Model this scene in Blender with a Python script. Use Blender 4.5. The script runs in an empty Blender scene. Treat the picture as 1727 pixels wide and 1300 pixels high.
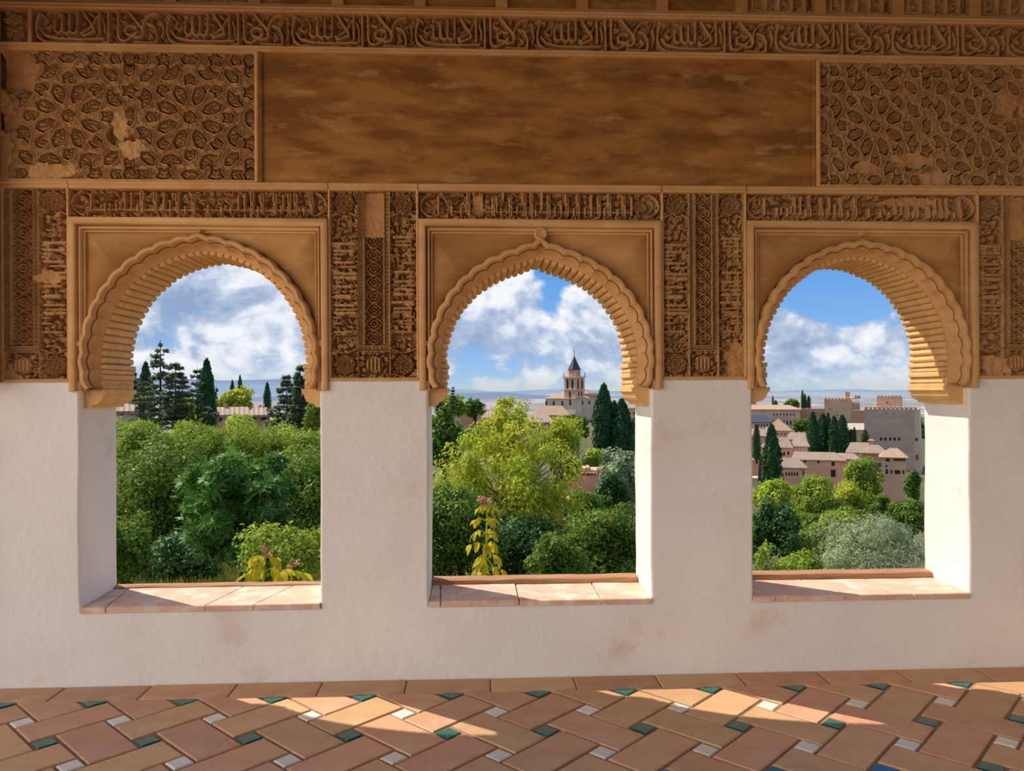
import bpy, bmesh, math, random
import numpy as np
from mathutils import Vector, Matrix, noise as mnoise
R_ = random.Random(7)
sc = bpy.context.scene
col = sc.collection

# ------------------------------------------------------------------ camera
F, CX, CY, HY = 1350.0, 863.5, 650.0, 657.0          # focal length and principal point, pixels of the 1727 x 1300 frame
YAW, ROLL = math.atan(63 / 1350.0), -0.0045
DIST, EYE = 4.45, 1.6
FW = np.array([math.sin(YAW), math.cos(YAW), 0.0]); RT = np.array([math.cos(YAW), -math.sin(YAW), 0.0]); UP = np.array([0, 0, 1.0])
CAM = np.array([0.0, -DIST, EYE])
cd = bpy.data.cameras.new('camera'); cam = bpy.data.objects.new('camera', cd); col.objects.link(cam)
cd.sensor_width = 36.0; cd.lens = 36.0 * F / 1727.0; cd.shift_y = (HY - CY) / 1727.0
cd.clip_start = 0.05; cd.clip_end = 60000
_c, _s = math.cos(ROLL), math.sin(ROLL)
_rx = RT * _c + UP * _s; _ux = -RT * _s + UP * _c
cam.matrix_world = Matrix([[_rx[i], _ux[i], -FW[i], CAM[i]] for i in range(3)] + [[0, 0, 0, 1]])
sc.camera = cam

def at(px, py, Y):
    """the point at depth Y (world y) that the photograph shows at a pixel"""
    dx = (px - CX) / F; dy = -(py - HY) / F
    d = FW + RT * (_c * dx - _s * dy) + UP * (_s * dx + _c * dy)
    return CAM + d * ((Y - CAM[1]) / d[1])

# ------------------------------------------------------------------ view
sc.view_settings.view_transform = 'Standard'; sc.view_settings.look = 'None'
sc.view_settings.gamma = 1.0; sc.view_settings.use_curve_mapping = False
sc.view_settings.exposure = 0.0
sc.cycles.use_denoising = True
sc.cycles.max_bounces = 6; sc.cycles.diffuse_bounces = 4; sc.cycles.glossy_bounces = 2; sc.cycles.transmission_bounces = 4; sc.cycles.transparent_max_bounces = 8
sc.cycles.volume_bounces = 0

# ------------------------------------------------------------------ sun, sky, added room light
SUN_DIR = Vector((0.29, -0.22, -0.435)).normalized()      # travel direction of the sunlight
sl = bpy.data.lights.new('sun', 'SUN'); sun = bpy.data.objects.new('sun', sl); col.objects.link(sun)
sl.energy = 5.7; sl.color = (1.0, 0.93, 0.81); sl.angle = 0.0095
sun.rotation_euler = SUN_DIR.to_track_quat('-Z', 'Y').to_euler(); sun.location = (-20, 15, 30)

def world():
    w = bpy.data.worlds.new('sky'); sc.world = w; w.use_nodes = True
    nt = w.node_tree; nt.nodes.clear(); N = nt.nodes.new; Lk = nt.links.new
    out = N('ShaderNodeOutputWorld'); bg = N('ShaderNodeBackground'); Lk(bg.outputs[0], out.inputs[0])
    tc = N('ShaderNodeTexCoord'); sep = N('ShaderNodeSeparateXYZ'); Lk(tc.outputs['Generated'], sep.inputs[0])
    def math_(op, a, b=None, c=None, clamp=False):
        n = N('ShaderNodeMath'); n.operation = op; n.use_clamp = clamp
        for i, v in enumerate((a, b, c)):
            if v is None: continue
            if isinstance(v, (int, float)): n.inputs[i].default_value = v
            else: Lk(v, n.inputs[i])
        return n.outputs[0]
    def ramp(fac, stops, interp='LINEAR'):
        n = N('ShaderNodeValToRGB'); n.color_ramp.interpolation = interp
        e = n.color_ramp.elements
        while len(e) < len(stops): e.new(0.5)
        for k, (p, c) in enumerate(stops): e[k].position = p; e[k].color = (*c, 1)
        Lk(fac, n.inputs[0]); return n.outputs[0]
    def mix(f, a, b):
        n = N('ShaderNodeMix'); n.data_type = 'RGBA'
        for s, v in ((0, f), (6, a), (7, b)):
            if isinstance(v, (int, float)): n.inputs[s].default_value = v
            elif isinstance(v, tuple): n.inputs[s].default_value = (*v, 1)
            else: Lk(v, n.inputs[s])
        return n.outputs[2]
    blue = ramp(sep.outputs[2], [(0.0, (0.36, 0.56, 0.86)), (0.06, (0.25, 0.49, 0.86)), (0.16, (0.105, 0.335, 0.78)), (0.5, (0.07, 0.24, 0.64)), (1.0, (0.05, 0.17, 0.52))])
    # clouds on the sky dome
    def cloud(off, scale, det, rough):
        vm = N('ShaderNodeVectorMath'); vm.operation = 'MULTIPLY_ADD'
        Lk(tc.outputs['Generated'], vm.inputs[0]); vm.inputs[1].default_value = (1, 1, 1.35); vm.inputs[2].default_value = off
        n = N('ShaderNodeTexNoise'); n.inputs['Scale'].default_value = scale; n.inputs['Detail'].default_value = det
        n.inputs['Roughness'].default_value = rough; n.inputs['Distortion'].default_value = 0.25
        Lk(vm.outputs[0], n.inputs['Vector']); return n.outputs[0]
    O = (3.1, 0.4, 1.2)
    d0 = cloud(O, 8.5, 12, 0.57)
    d1 = cloud((O[0] - 0.012, O[1], O[2] + 0.03), 8.5, 6, 0.57)      # the same field a little higher: light on the tops
    dens = d0
    # cumulus banks and the clear gaps between them: (pixel x, pixel y, half sizes in pixels, weight)
    for (px, py, hx, hy, wgt) in [(350, 560, 330, 170, .13), (830, 520, 120, 75, .22), (1010, 510, 75, 60, .20), (935, 520, 38, 75, -.20), (1400, 575, 150, 42, .22),
                                  (1420, 440, 260, 95, -.30), (900, 620, 230, 45, .10), (960, 420, 60, 60, -.16), (1340, 620, 210, 40, .08), (300, 480, 200, 60, .06), (1050, 565, 40, 25, -.10)]:
        d = at(px, py, 100) - CAM; d /= np.linalg.norm(d)
        vs = N('ShaderNodeVectorMath'); vs.operation = 'SUBTRACT'; Lk(tc.outputs['Generated'], vs.inputs[0]); vs.inputs[1].default_value = d
        vm = N('ShaderNodeVectorMath'); vm.operation = 'MULTIPLY'; Lk(vs.outputs[0], vm.inputs[0]); vm.inputs[1].default_value = (F / hx, F / hx, F / hy)
        ln = N('ShaderNodeVectorMath'); ln.operation = 'LENGTH'; Lk(vm.outputs[0], ln.inputs[0])
        g = math_('EXPONENT', math_('MULTIPLY', math_('POWER', ln.outputs['Value'], 2.0), -0.9))
        dens = math_('MULTIPLY_ADD', g, wgt, dens)
    cover = math_('MULTIPLY', math_('SUBTRACT', dens, 0.49), 13.0, clamp=True)
    light = math_('MULTIPLY_ADD', math_('SUBTRACT', d0, d1), 4.6, 0.55, clamp=True)
    fine = cloud((1, 2, 3), 26, 6, 0.6)
    light = math_('MULTIPLY_ADD', math_('SUBTRACT', fine, 0.5), 0.9, light, clamp=True)
    ccol = ramp(light, [(0.0, (0.30, 0.40, 0.60)), (0.45, (0.50, 0.58, 0.74)), (0.75, (0.80, 0.84, 0.92)), (1.0, (0.98, 0.98, 0.99))])
    skyc = mix(math_('MULTIPLY', cover, 0.93), blue, ccol)
    # pale band low over the horizon
    low = math_('SUBTRACT', 1.0, math_('MULTIPLY', math_('ABSOLUTE', sep.outputs[2]), 28.0, clamp=True), clamp=True)
    skyc = mix(math_('MULTIPLY', low, 0.55), skyc, (0.42, 0.60, 0.86))
    Lk(skyc, bg.inputs[0]); bg.inputs[1].default_value = 1.0
world()

al = bpy.data.lights.new('court_daylight', 'AREA'); alo = bpy.data.objects.new('court_daylight', al); col.objects.link(alo)
al.shape = 'RECTANGLE'; al.size = 30.0; al.size_y = 12.0; al.energy = 3700; al.color = (1.0, 0.79, 0.55)   # added lamp, unseen behind left, brightens the room and rakes the carving
alo.location = (-17.0, -13.5, 6.0)
alo.rotation_euler = (Vector((0.5, 0, 1.0)) - alo.location).to_track_quat('-Z', 'Y').to_euler()

# ------------------------------------------------------------------ helpers
def tag(o, label, cat, group=None, kind=None):
    o['label'] = label; o['category'] = cat
    if group: o['group'] = group
    if kind: o['kind'] = kind
    return o

def empty(name, loc=(0, 0, 0), rz=0.0, parent=None):
    o = bpy.data.objects.new(name, None); col.objects.link(o); o.location = loc; o.rotation_euler = (0, 0, rz); o.empty_display_size = 0.2
    if parent: o.parent = parent
    return o

def link(name, me, mat=None, parent=None, loc=None, rz=None):
    o = bpy.data.objects.new(name, me); col.objects.link(o)
    if mat is not None and not me.materials: me.materials.append(mat)
    if parent is not None: o.parent = parent
    if loc is not None: o.location = loc
    if rz is not None: o.rotation_euler = (0, 0, rz)
    return o

def mesh_np(name, V, Fq, smooth=False):
    V = np.asarray(V, np.float32).reshape(-1, 3); Fq = np.asarray(Fq, np.int32)
    k = Fq.shape[1]; me = bpy.data.meshes.new(name)
    me.vertices.add(len(V)); me.vertices.foreach_set('co', V.ravel())
    me.loops.add(Fq.size); me.loops.foreach_set('vertex_index', Fq.ravel())
    me.polygons.add(len(Fq)); me.polygons.foreach_set('loop_start', np.arange(0, Fq.size, k, dtype=np.int32))
    me.update(calc_edges=True)
    if smooth: me.polygons.foreach_set('use_smooth', np.ones(len(Fq), bool))
    me.validate(); return me

def grid_faces(nr, nc, wrap=False):
    r = np.arange(nr - 1)[:, None]; c = np.arange(nc if wrap else nc - 1)[None, :]; c2 = (c + 1) % nc
    return np.stack([r * nc + c, r * nc + c2, (r + 1) * nc + c2, (r + 1) * nc + c], -1).reshape(-1, 4)

class MB:
    """collects boxes, prisms and tubes into one mesh"""
    def __init__(s): s.v = []; s.f = []
    def add(s, V, Fc):
        b = len(s.v); s.v += [tuple(p) for p in V]; s.f += [tuple(i + b for i in f) for f in Fc]; return s
    def box(s, x0, x1, y0, y1, z0, z1):
        return s.add([(x0, y0, z0), (x1, y0, z0), (x1, y1, z0), (x0, y1, z0), (x0, y0, z1), (x1, y0, z1), (x1, y1, z1), (x0, y1, z1)],
                     [(0, 3, 2, 1), (4, 5, 6, 7), (0, 1, 5, 4), (1, 2, 6, 5), (2, 3, 7, 6), (3, 0, 4, 7)])
    def prism(s, poly, y0, y1):
        """polygon in x,z pushed along y"""
        n = len(poly)
        return s.add([(x, y0, z) for x, z in poly] + [(x, y1, z) for x, z in poly],
                     [tuple(range(n)), tuple(range(2 * n - 1, n - 1, -1))] + [(i, (i + 1) % n, n + (i + 1) % n, n + i)[::-1] for i in range(n)])
    def tube(s, pts, rad, seg=6, cap=True):
        pts = [Vector(p) for p in pts]; rings = []; n = len(pts)
        rads = rad if isinstance(rad, (list, tuple)) else [rad] * n
        prev = None
        for i, p in enumerate(pts):
            t = (pts[min(i + 1, n - 1)] - pts[max(i - 1, 0)]).normalized()
            a = t.orthogonal().normalized() if prev is None else (prev - t * prev.dot(t)).normalized()
            prev = a; b = t.cross(a)
            rings.append([p + (a * math.cos(2 * math.pi * k / seg) + b * math.sin(2 * math.pi * k / seg)) * rads[i] for k in range(seg)])
        V = [q for r in rings for q in r]
        Fc = [(i * seg + k, i * seg + (k + 1) % seg, (i + 1) * seg + (k + 1) % seg, (i + 1) * seg + k) for i in range(n - 1) for k in range(seg)]
        if cap: Fc += [tuple(range(seg))[::-1], tuple((n - 1) * seg + k for k in range(seg))]
        return s.add(V, Fc)
    def mesh(s, name, smooth=False):
        me = bpy.data.meshes.new(name); me.from_pydata(s.v, [], s.f); me.update()
        if smooth:
            for p in me.polygons: p.use_smooth = True
        return me
    def build(s, name, mat, parent=None, smooth=False, bevel=0, loc=None):
        o = link(name, s.mesh(name, smooth), mat, parent, loc)
        if bevel:
            m = o.modifiers.new('bevel', 'BEVEL'); m.width = bevel; m.segments = 2; m.limit_method = 'ANGLE'
        return o

# ------------------------------------------------------------------ materials
def material(name, c1, c2=None, rough=0.8, scale=3.0, stretch=(1, 1, 1), detail=6, bump=0.0, bscale=40.0, bdist=0.01, contrast=(0.35, 0.65), spec=0.3, trans=0.0,
             island=0.0, objrand=0.0, c3=None, c3scale=0.6, c3pos=(0.55, 0.7), wave=None):
    m = bpy.data.materials.new(name); m.use_nodes = True; nt = m.node_tree; N = nt.nodes.new; Lk = nt.links.new
    b = nt.nodes['Principled BSDF']; b.inputs['Roughness'].default_value = rough; b.inputs['Specular IOR Level'].default_value = spec
    geo = N('ShaderNodeNewGeometry')
    tc = N('ShaderNodeTexCoord'); pos = tc.outputs['Object'] if objrand or island else geo.outputs['Position']
    vm = N('ShaderNodeVectorMath'); vm.operation = 'MULTIPLY'; Lk(pos, vm.inputs[0]); vm.inputs[1].default_value = stretch
    def nz(s, d=detail, src=None):
        n = N('ShaderNodeTexNoise'); n.inputs['Scale'].default_value = s; n.inputs['Detail'].default_value = d; n.inputs['Roughness'].default_value = 0.6
        Lk(src or vm.outputs[0], n.inputs['Vector']); return n.outputs[0]
    def mixc(f, a, bb):
        n = N('ShaderNodeMix'); n.data_type = 'RGBA'
        for s, v in ((0, f), (6, a), (7, bb)):
            if isinstance(v, tuple): n.inputs[s].default_value = (*v, 1)
            else: Lk(v, n.inputs[s])
        return n.outputs[2]
    def mr(v, lo, hi, a=0.0, bb=1.0):
        n = N('ShaderNodeMapRange'); Lk(v, n.inputs[0]); n.inputs[1].default_value = lo; n.inputs[2].default_value = hi; n.inputs[3].default_value = a; n.inputs[4].default_value = bb
        return n.outputs[0]
    c = None
    if c2 is None: c = mixc(mr(nz(scale), 0, 1), c1, c1)
    else: c = mixc(mr(nz(scale), *contrast), c1, c2)
    if c3 is not None: c = mixc(mr(nz(c3scale, 8), *c3pos), c, c3)
    if wave:       # courses or tile rows too far away to model: (scale, axis, colour, amount)
        w = N('ShaderNodeTexWave'); w.wave_type = 'BANDS'; w.bands_direction = wave[1]; w.inputs['Scale'].default_value = wave[0]; w.inputs['Distortion'].default_value = 0.6
        Lk(tc.outputs['Object'], w.inputs['Vector']); c = mixc(mr(w.outputs[0], 0.3, 0.9, 0, wave[3]), c, wave[2])
    if island or objrand:
        if island: r = geo.outputs['Random Per Island']; amt = island
        else: oi = N('ShaderNodeObjectInfo'); r = oi.outputs['Random']; amt = objrand
        hs = N('ShaderNodeHueSaturation'); Lk(c, hs.inputs['Color']); Lk(mr(r, 0, 1, 1 - amt, 1 + amt), hs.inputs['Value'])
        mm = N('ShaderNodeMath'); mm.operation = 'FRACT'; m2 = N('ShaderNodeMath'); m2.operation = 'MULTIPLY'; Lk(r, m2.inputs[0]); m2.inputs[1].default_value = 7.31; Lk(m2.outputs[0], mm.inputs[0])
        Lk(mr(mm.outputs[0], 0, 1, 0.5 - 0.04 * amt / 0.3, 0.5 + 0.03 * amt / 0.3), hs.inputs['Hue'])
        c = hs.outputs[0]
    Lk(c, b.inputs['Base Color'])
    if bump:
        bn = N('ShaderNodeBump'); bn.inputs['Strength'].default_value = bump; bn.inputs['Distance'].default_value = bdist
        Lk(nz(bscale, 4), bn.inputs['Height']); Lk(bn.outputs[0], b.inputs['Normal'])
    if trans:
        tr = N('ShaderNodeBsdfTranslucent'); ms = N('ShaderNodeMixShader'); ms.inputs[0].default_value = trans
        Lk(c, tr.inputs[0]); Lk(b.outputs[0], ms.inputs[1]); Lk(tr.outputs[0], ms.inputs[2]); Lk(ms.outputs[0], nt.nodes['Material Output'].inputs[0])
    return m

M = {}
M['lime'] = material('limewash_plaster', (0.80, 0.765, 0.71), (0.745, 0.70, 0.635), 0.9, 2.0, bump=0.35, bscale=22, bdist=0.012, c3=(0.62, 0.46, 0.30), c3scale=2.0, c3pos=(0.60, 0.84))
M['stucco'] = material('ochre_stucco', (0.53, 0.305, 0.12), (0.42, 0.22, 0.078), 0.85, 6.0, bump=0.3, bscale=60, bdist=0.004, c3=(0.52, 0.31, 0.14), c3scale=2.0)
M['frame'] = material('smooth_ochre_moulding', (0.64, 0.39, 0.165), (0.55, 0.305, 0.115), 0.8, 5.0, stretch=(1, 1, 2), bump=0.15, bscale=40, bdist=0.003)
M['panelbrown'] = material('brown_smooth_plaster', (0.40, 0.19, 0.042), (0.205, 0.08, 0.012), 0.75, 5.0, stretch=(0.5, 1, 1.7), detail=12, contrast=(0.38, 0.62), bump=0.1, bscale=14, bdist=0.004, c3=(0.45, 0.245, 0.08), c3scale=9, c3pos=(0.55, 0.70))
M['spandrel'] = material('ochre_spandrel_plaster', (0.52, 0.29, 0.10), (0.41, 0.205, 0.06), 0.8, 3.0, stretch=(0.8, 1, 2.5), detail=8, bump=0.12, bscale=30, bdist=0.003, c3=(0.58, 0.34, 0.13), c3scale=4)
M['rib'] = material('pale_ochre_rib', (0.74, 0.47, 0.20), (0.66, 0.37, 0.13), 0.8, 9.0, bump=0.2, bscale=50, bdist=0.003)
M['boss'] = material('brown_carved_boss', (0.40, 0.225, 0.085), (0.30, 0.16, 0.06), 0.85, 20.0)
M['terracotta'] = material('terracotta_floor_tile', (0.60, 0.345, 0.18), (0.50, 0.265, 0.145), 0.5, 3.0, objrand=0.11, bump=0.12, bscale=9, bdist=0.01, c3=(0.64, 0.42, 0.23), c3scale=2.2, c3pos=(0.5, 0.7), spec=0.3)
M['mortar'] = material('floor_mortar', (0.34, 0.22, 0.14), (0.26, 0.16, 0.10), 0.95, 20)
M['glaze_white'] = material('white_glazed_tile', (0.74, 0.70, 0.64), (0.66, 0.61, 0.54), 0.16, 20, spec=0.5, objrand=0.05)
M['glaze_green'] = material('green_glazed_tile', (0.010, 0.14, 0.105), (0.006, 0.09, 0.07), 0.12, 20, spec=0.5, objrand=0.1)
M['glaze_blue'] = material('blue_glazed_tile', (0.012, 0.09, 0.30), (0.01, 0.06, 0.22), 0.12, 20, spec=0.5, objrand=0.1)
M['sill'] = material('worn_sill_tile', (0.68, 0.46, 0.34), (0.60, 0.36, 0.25), 0.8, 6, bump=0.25, bscale=25, bdist=0.004, c3=(0.72, 0.58, 0.45), c3scale=7, c3pos=(0.5, 0.62))
M['timber'] = material('weathered_timber', (0.46, 0.25, 0.13), (0.30, 0.15, 0.075), 0.85, 8, stretch=(0.4, 6, 6), bump=0.4, bscale=20, bdist=0.004)
M['ceil'] = material('dark_timber_ceiling', (0.16, 0.09, 0.045), (0.10, 0.055, 0.03), 0.8, 5)

# ------------------------------------------------------------------ room shell
OPEN = [(-2.145, -0.851), (-0.259, 0.987), (1.564, 2.821)]       # the three window openings
XL, XR, TH, ZS, ZW, ZTOP = -2.572, 3.87, 0.46, 0.43, 1.655, 4.35
YB = -5.6          # depth of the gallery; unseen, its reach set to darken the upper wall

def wall_front():
    bed = ZS - 0.025
    def ticks(marks, step):
        out = []
        for a, b in zip(marks[:-1], marks[1:]):
            n = max(1, round((b - a) / step)); out += [a + (b - a) * i / n for i in range(n)]
        return out + [marks[-1]]
    xs = ticks([XL - 0.3] + [v for o in OPEN for v in o] + [XR + 0.3], 0.05); zs = ticks([0 - 0.05, bed, ZW], 0.05); ys = ticks([0, TH], 0.12)
    def solid(i, k):
        if i < 0 or k < 0 or i >= len(xs) - 1 or k >= len(zs) - 1: return False
        x = (xs[i] + xs[i + 1]) / 2; z = (zs[k] + zs[k + 1]) / 2
        return z < bed or not any(a < x < b for a, b in OPEN)
    bm = bmesh.new(); vd = {}
    def v(i, j, k):
        q = (i, j, k)
        if q not in vd:
            p = Vector((xs[i], ys[j], zs[k])); n = mnoise.noise_vector(p * 2.3) * 0.006 + mnoise.noise_vector(p * 7) * 0.0022
            n.z *= 0.4
            if zs[k] < 0.3: n.y *= 0.4
            vd[q] = bm.verts.new(p + n)
        return vd[q]
    J = len(ys) - 1
    for i in range(len(xs) - 1):
        for k in range(len(zs) - 1):
            if not solid(i, k): continue
            bm.faces.new((v(i, 0, k), v(i + 1, 0, k), v(i + 1, 0, k + 1), v(i, 0, k + 1)))
            bm.faces.new((v(i, J, k), v(i, J, k + 1), v(i + 1, J, k + 1), v(i + 1, J, k)))
            for j in range(J):
                if not solid(i - 1, k): bm.faces.new((v(i, j, k), v(i, j, k + 1), v(i, j + 1, k + 1), v(i, j + 1, k)))
                if not solid(i + 1, k): bm.faces.new((v(i + 1, j, k), v(i + 1, j + 1, k), v(i + 1, j + 1, k + 1), v(i + 1, j, k + 1)))
                if not solid(i, k + 1): bm.faces.new((v(i, j, k + 1), v(i + 1, j, k + 1), v(i + 1, j + 1, k + 1), v(i, j + 1, k + 1)))
    bmesh.ops.recalc_face_normals(bm, faces=bm.faces)
    me = bpy.data.meshes.new('wall_front'); bm.to_mesh(me); bm.free()
    for p in me.polygons: p.use_smooth = True
    me.set_sharp_from_angle(angle=math.radians(50))
    o = link('wall_front', me, M['lime'])
    m = o.modifiers.new('worn_edges', 'BEVEL'); m.width = 0.012; m.segments = 2; m.limit_method = 'ANGLE'; m.angle_limit = math.radians(55)
    tag(o, 'white limewashed lower wall with thick piers between three window openings', 'wall', kind='structure')
    # masonry core above the white wall, behind the carved stucco
    core = MB(); y0 = 0.092
    fr = [(WIN[i][0] - WIN[i][1] + 0.02, WIN[i][0] + WIN[i][1] - 0.02) for i in range(3)]
    ed = [XL - 0.3] + [e for f in fr for e in f] + [XR + 0.3]
    for a, b in zip(ed[0::2], ed[1::2]): core.box(a, b, y0, TH, ZW - 0.02, 2.53)
    core.box(XL - 0.3, XR + 0.3, y0, TH, 2.53, ZTOP)
    core.build('masonry_core', M['stucco'], o)
# window i: centre x, half width of its square frame, half width of the arch rim
WIN = [(-1.497, 0.695, 0.642), (0.372, 0.678, 0.632), (2.203, 0.668, 0.624)]
wall_front()

w = MB().box(XL - 0.3, XL - 0.03, -0.012, 0.0, -0.05, 1.66).build('wall_left', M['lime'])
MB().box(XL - 0.3, XL + 0.022, -0.16, 0.0, 1.66, ZTOP).build('stucco_pier', M['stucco'], w)
MB().box(XL - 0.3, XL, YB, -0.16, 3.52, ZTOP).build('side_lintel', M['ceil'], w)  # unseen beam added to keep light from the left off the upper wall
MB().box(XL - 9, XL - 0.29, 0.0, TH, -0.05, ZTOP).build('wall_run', M['lime'], w)  # unseen masonry added to stop direct sun reaching the floor at the left
tag(w, 'left side wall, just a dark edge at the left of the frieze', 'wall', kind='structure')
w = MB().box(XR, XR + 0.3, YB, 0.0, -0.05, ZTOP).build('wall_right', M['lime'])
tag(w, 'right side wall of the gallery, beyond the right edge', 'wall', kind='structure')
w = MB().box(XL - 0.3, XR + 0.3, YB - 0.3, TH + 0.35, ZTOP, ZTOP + 0.2).build('ceiling', M['ceil'])
for k in range(8):
    x = XL + 0.45 + k * 0.86
    MB().box(x, x + 0.12, YB, 0.0, ZTOP - 0.14, ZTOP).build('beam', M['ceil'], w)
MB().box(XL - 0.3, XR + 0.3, YB - 0.3, YB, 3.52, ZTOP).build('lintel', M['ceil'], w)  # unseen drop beam added so the wall darkens toward its top
tag(w, 'dark timber ceiling with beams above the carved friezes', 'ceiling', kind='structure')
# ------------------------------------------------------------------ floor: diagonal terracotta slabs with small glazed squares
def clip(poly, a, b, c):
    """keep a*x + b*y <= c"""
    out = []
    for p, q in zip(poly, poly[1:] + poly[:1]):
        dp, dq = a * p[0] + b * p[1] - c, a * q[0] + b * q[1] - c
        if dp <= 0: out.append(p)
        if dp * dq < 0:
            t = dp / (dp - dq); out.append((p[0] + (q[0] - p[0]) * t, p[1] + (q[1] - p[1]) * t))
    return out
def slab(poly, top=0.0, thick=0.02, bev=0.006, mb=None):
    """one tile: outline at its base, softened upper edge"""
    n = len(poly); cx = sum(p[0] for p in poly) / n; cy = sum(p[1] for p in poly) / n
    def ins(p, d):
        vx, vy = p[0] - cx, p[1] - cy; L = math.hypot(vx, vy) or 1; return (p[0] - vx / L * d * 1.35, p[1] - vy / L * d * 1.35)
    V = [(x, y, top - thick) for x, y in poly] + [(x, y, top - bev) for x, y in poly] + [(*ins(p, bev), top) for p in poly]
    Fc = [tuple(range(2 * n, 3 * n))]
    for r in (0, 1):
        Fc += [(r * n + i, r * n + (i + 1) % n, (r + 1) * n + (i + 1) % n, (r + 1) * n + i) for i in range(n)]
    return (mb or MB()).add(V, Fc)
def area(p): return 0.5 * sum(a[0] * b[1] - b[0] * a[1] for a, b in zip(p, p[1:] + p[:1]))

def floor():
    o = MB().box(XL - 12, XR + 12, -22, 0.3, -0.16, -0.0085).build('floor', M['mortar'])
    tag(o, 'terracotta slab floor with small green and white glazed squares', 'floor', kind='structure')
    A, KY = 0.2297, 1.028           # half the spacing of the glazed squares along the wall
    x0, y0 = 0.10, -0.462; g = 0.007 / 0.325
    def W(u, v): return (x0 + (u + v) * A, y0 + (u - v) * A * KY)
    full = {}; rest = MB(); EDGE = -0.207
    for i in range(-40, 40):
        for j in range(-40, 40):
            row = (i - j) % 2
            # a slab at the cell centre and a glazed square at the corner
            if row == 0: P = [(i - .16 + g, j + .16 + g), (i + 1.16 - g, j + .16 + g), (i + 1.16 - g, j + .84 - g), (i - .16 + g, j + .84 - g)]
            else: P = [(i + .16 + g, j - .16 + g), (i + .84 - g, j - .16 + g), (i + .84 - g, j + 1.16 - g), (i + .16 + g, j + 1.16 - g)]
            S = [(i - .155 + g, j - .155 + g), (i + .155 - g, j - .155 + g), (i + .155 - g, j + .155 - g), (i - .155 + g, j + .155 - g)]
            for kind, q in (('s', P), ('d', S)):
                poly = [W(*p) for p in q]
                cy = sum(p[1] for p in poly) / 4; cx = sum(p[0] for p in poly) / 4
                if cy > 0 or cy < -7.5 or cx < XL - .4 or cx > XR + .4: continue
                n0 = len(poly); cl = clip(clip(clip(poly, 0, 1, EDGE), -1, 0, -XL - 0.004), 1, 0, XR)
                if len(cl) < 3 or abs(area(cl)) < 0.0006: continue
                if area(cl) < 0: cl = cl[::-1]
                c = (sum(p[0] for p in cl) / len(cl), sum(p[1] for p in cl) / len(cl))
                if cy < -1.75: slab(cl, mb=rest) if kind == 's' else None; continue
                k = j - i                      # rows run along the wall
                mt = M['terracotta'] if kind == 's' else (M['glaze_white'] if row == 0 else (M['glaze_blue'] if (k >= 3 and (i + j) % 4 == 3) else M['glaze_green']))
                if cl == poly or len(cl) == 4 and abs(abs(area(cl)) - abs(area(poly))) < 1e-6:
                    key = (kind, row, mt.name)
                    if key not in full: full[key] = slab([(p[0] - c[0], p[1] - c[1]) for p in cl], bev=0.005).mesh('slab' if kind == 's' else 'glazed_square')
                    me = full[key]
                else: me = slab([(p[0] - c[0], p[1] - c[1]) for p in cl], bev=0.004).mesh('slab' if kind == 's' else 'glazed_square')
                t = link('terracotta_tile' if kind == 's' else 'glazed_tile', me, mt, o, (c[0], c[1], R_.uniform(-0.0022, 0.0012)))
                t.rotation_euler = (R_.gauss(0, .003), R_.gauss(0, .003), R_.gauss(0, .006))
    x = -2.68
    while x < XR:
        a, b = max(x + 0.003, XL + 0.003), min(x + 0.457, XR - 0.003)
        if b - a > 0.05:
            me = slab([(a - x, -0.0975), (b - x, -0.0975), (b - x, 0.0975), (a - x, 0.0975)], bev=0.005).mesh('border_tile')
            link('border_tile', me, M['terracotta'], o, (x, -0.104, R_.uniform(-0.002, 0.001)))
        x += 0.46
    r = rest.build('tile_field', M['terracotta'], o); r['kind'] = 'stuff'
floor()

# ------------------------------------------------------------------ arched windows
def arch_curve(xc, hw, peak, rise, n=520):
    """outer rim from the lower left to the lower right: points (x, z), outward normals, arc length"""
    zs = 1.76; P = []
    for k in range(60): 
        z = 1.607 + (zs - 1.607) * k / 60; P.append((-hw + 0.03 * ((zs - z) / 0.15) ** 2, z))
    for k in range(401):
        a = math.pi * k / 400; x = -hw * math.cos(a); P.append((x, zs + hw * rise * math.sin(a) + peak * math.exp(-abs(x) / 0.085)))
    for k in range(59, -1, -1):
        z = 1.607 + (zs - 1.607) * k / 60; P.append((hw - 0.03 * ((zs - z) / 0.15) ** 2, z))
    P = np.array(P); s = np.concatenate([[0], np.cumsum(np.hypot(*np.diff(P, axis=0).T))])
    q = np.linspace(0, s[-1], n); X = np.interp(q, s, P[:, 0]); Z = np.interp(q, s, P[:, 1])
    tx, tz = np.gradient(X, q), np.gradient(Z, q)
    k = np.hanning(15); k /= k.sum()
    tx = np.convolve(np.pad(tx, 7, 'edge'), k, 'valid'); tz = np.convolve(np.pad(tz, 7, 'edge'), k, 'valid')
    L = np.hypot(tx, tz); tx, tz = tx / L, tz / L
    return X + xc, Z, -tz, tx, q            # normal (-tz, tx) points outward

RIB = None
def rib_mesh():
    mb = MB(); n = 7; r = 0.0205; L = TH - 0.086; V = []
    for (y, sc_) in ((0, 0.72), (0.006, 1.0), (L, 1.0)):
        for k in range(n):
            a = math.pi * k / (n - 1); V.append((r * math.cos(a) * sc_, y, -0.010 + 0.031 * math.sin(a) ** .45 * sc_))
    Fc = [tuple(range(n))] + [(i * n + k, i * n + k + 1, (i + 1) * n + k + 1, (i + 1) * n + k) for i in range(2) for k in range(n - 1)] + [tuple(range(3 * n - 1, 2 * n - 1, -1))]
    me = mb.add(V, Fc).mesh('rib'); me.materials.append(M['rib'])
    for p in me.polygons: p.use_smooth = True
    me.set_sharp_from_angle(angle=math.radians(50)); return me

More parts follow.
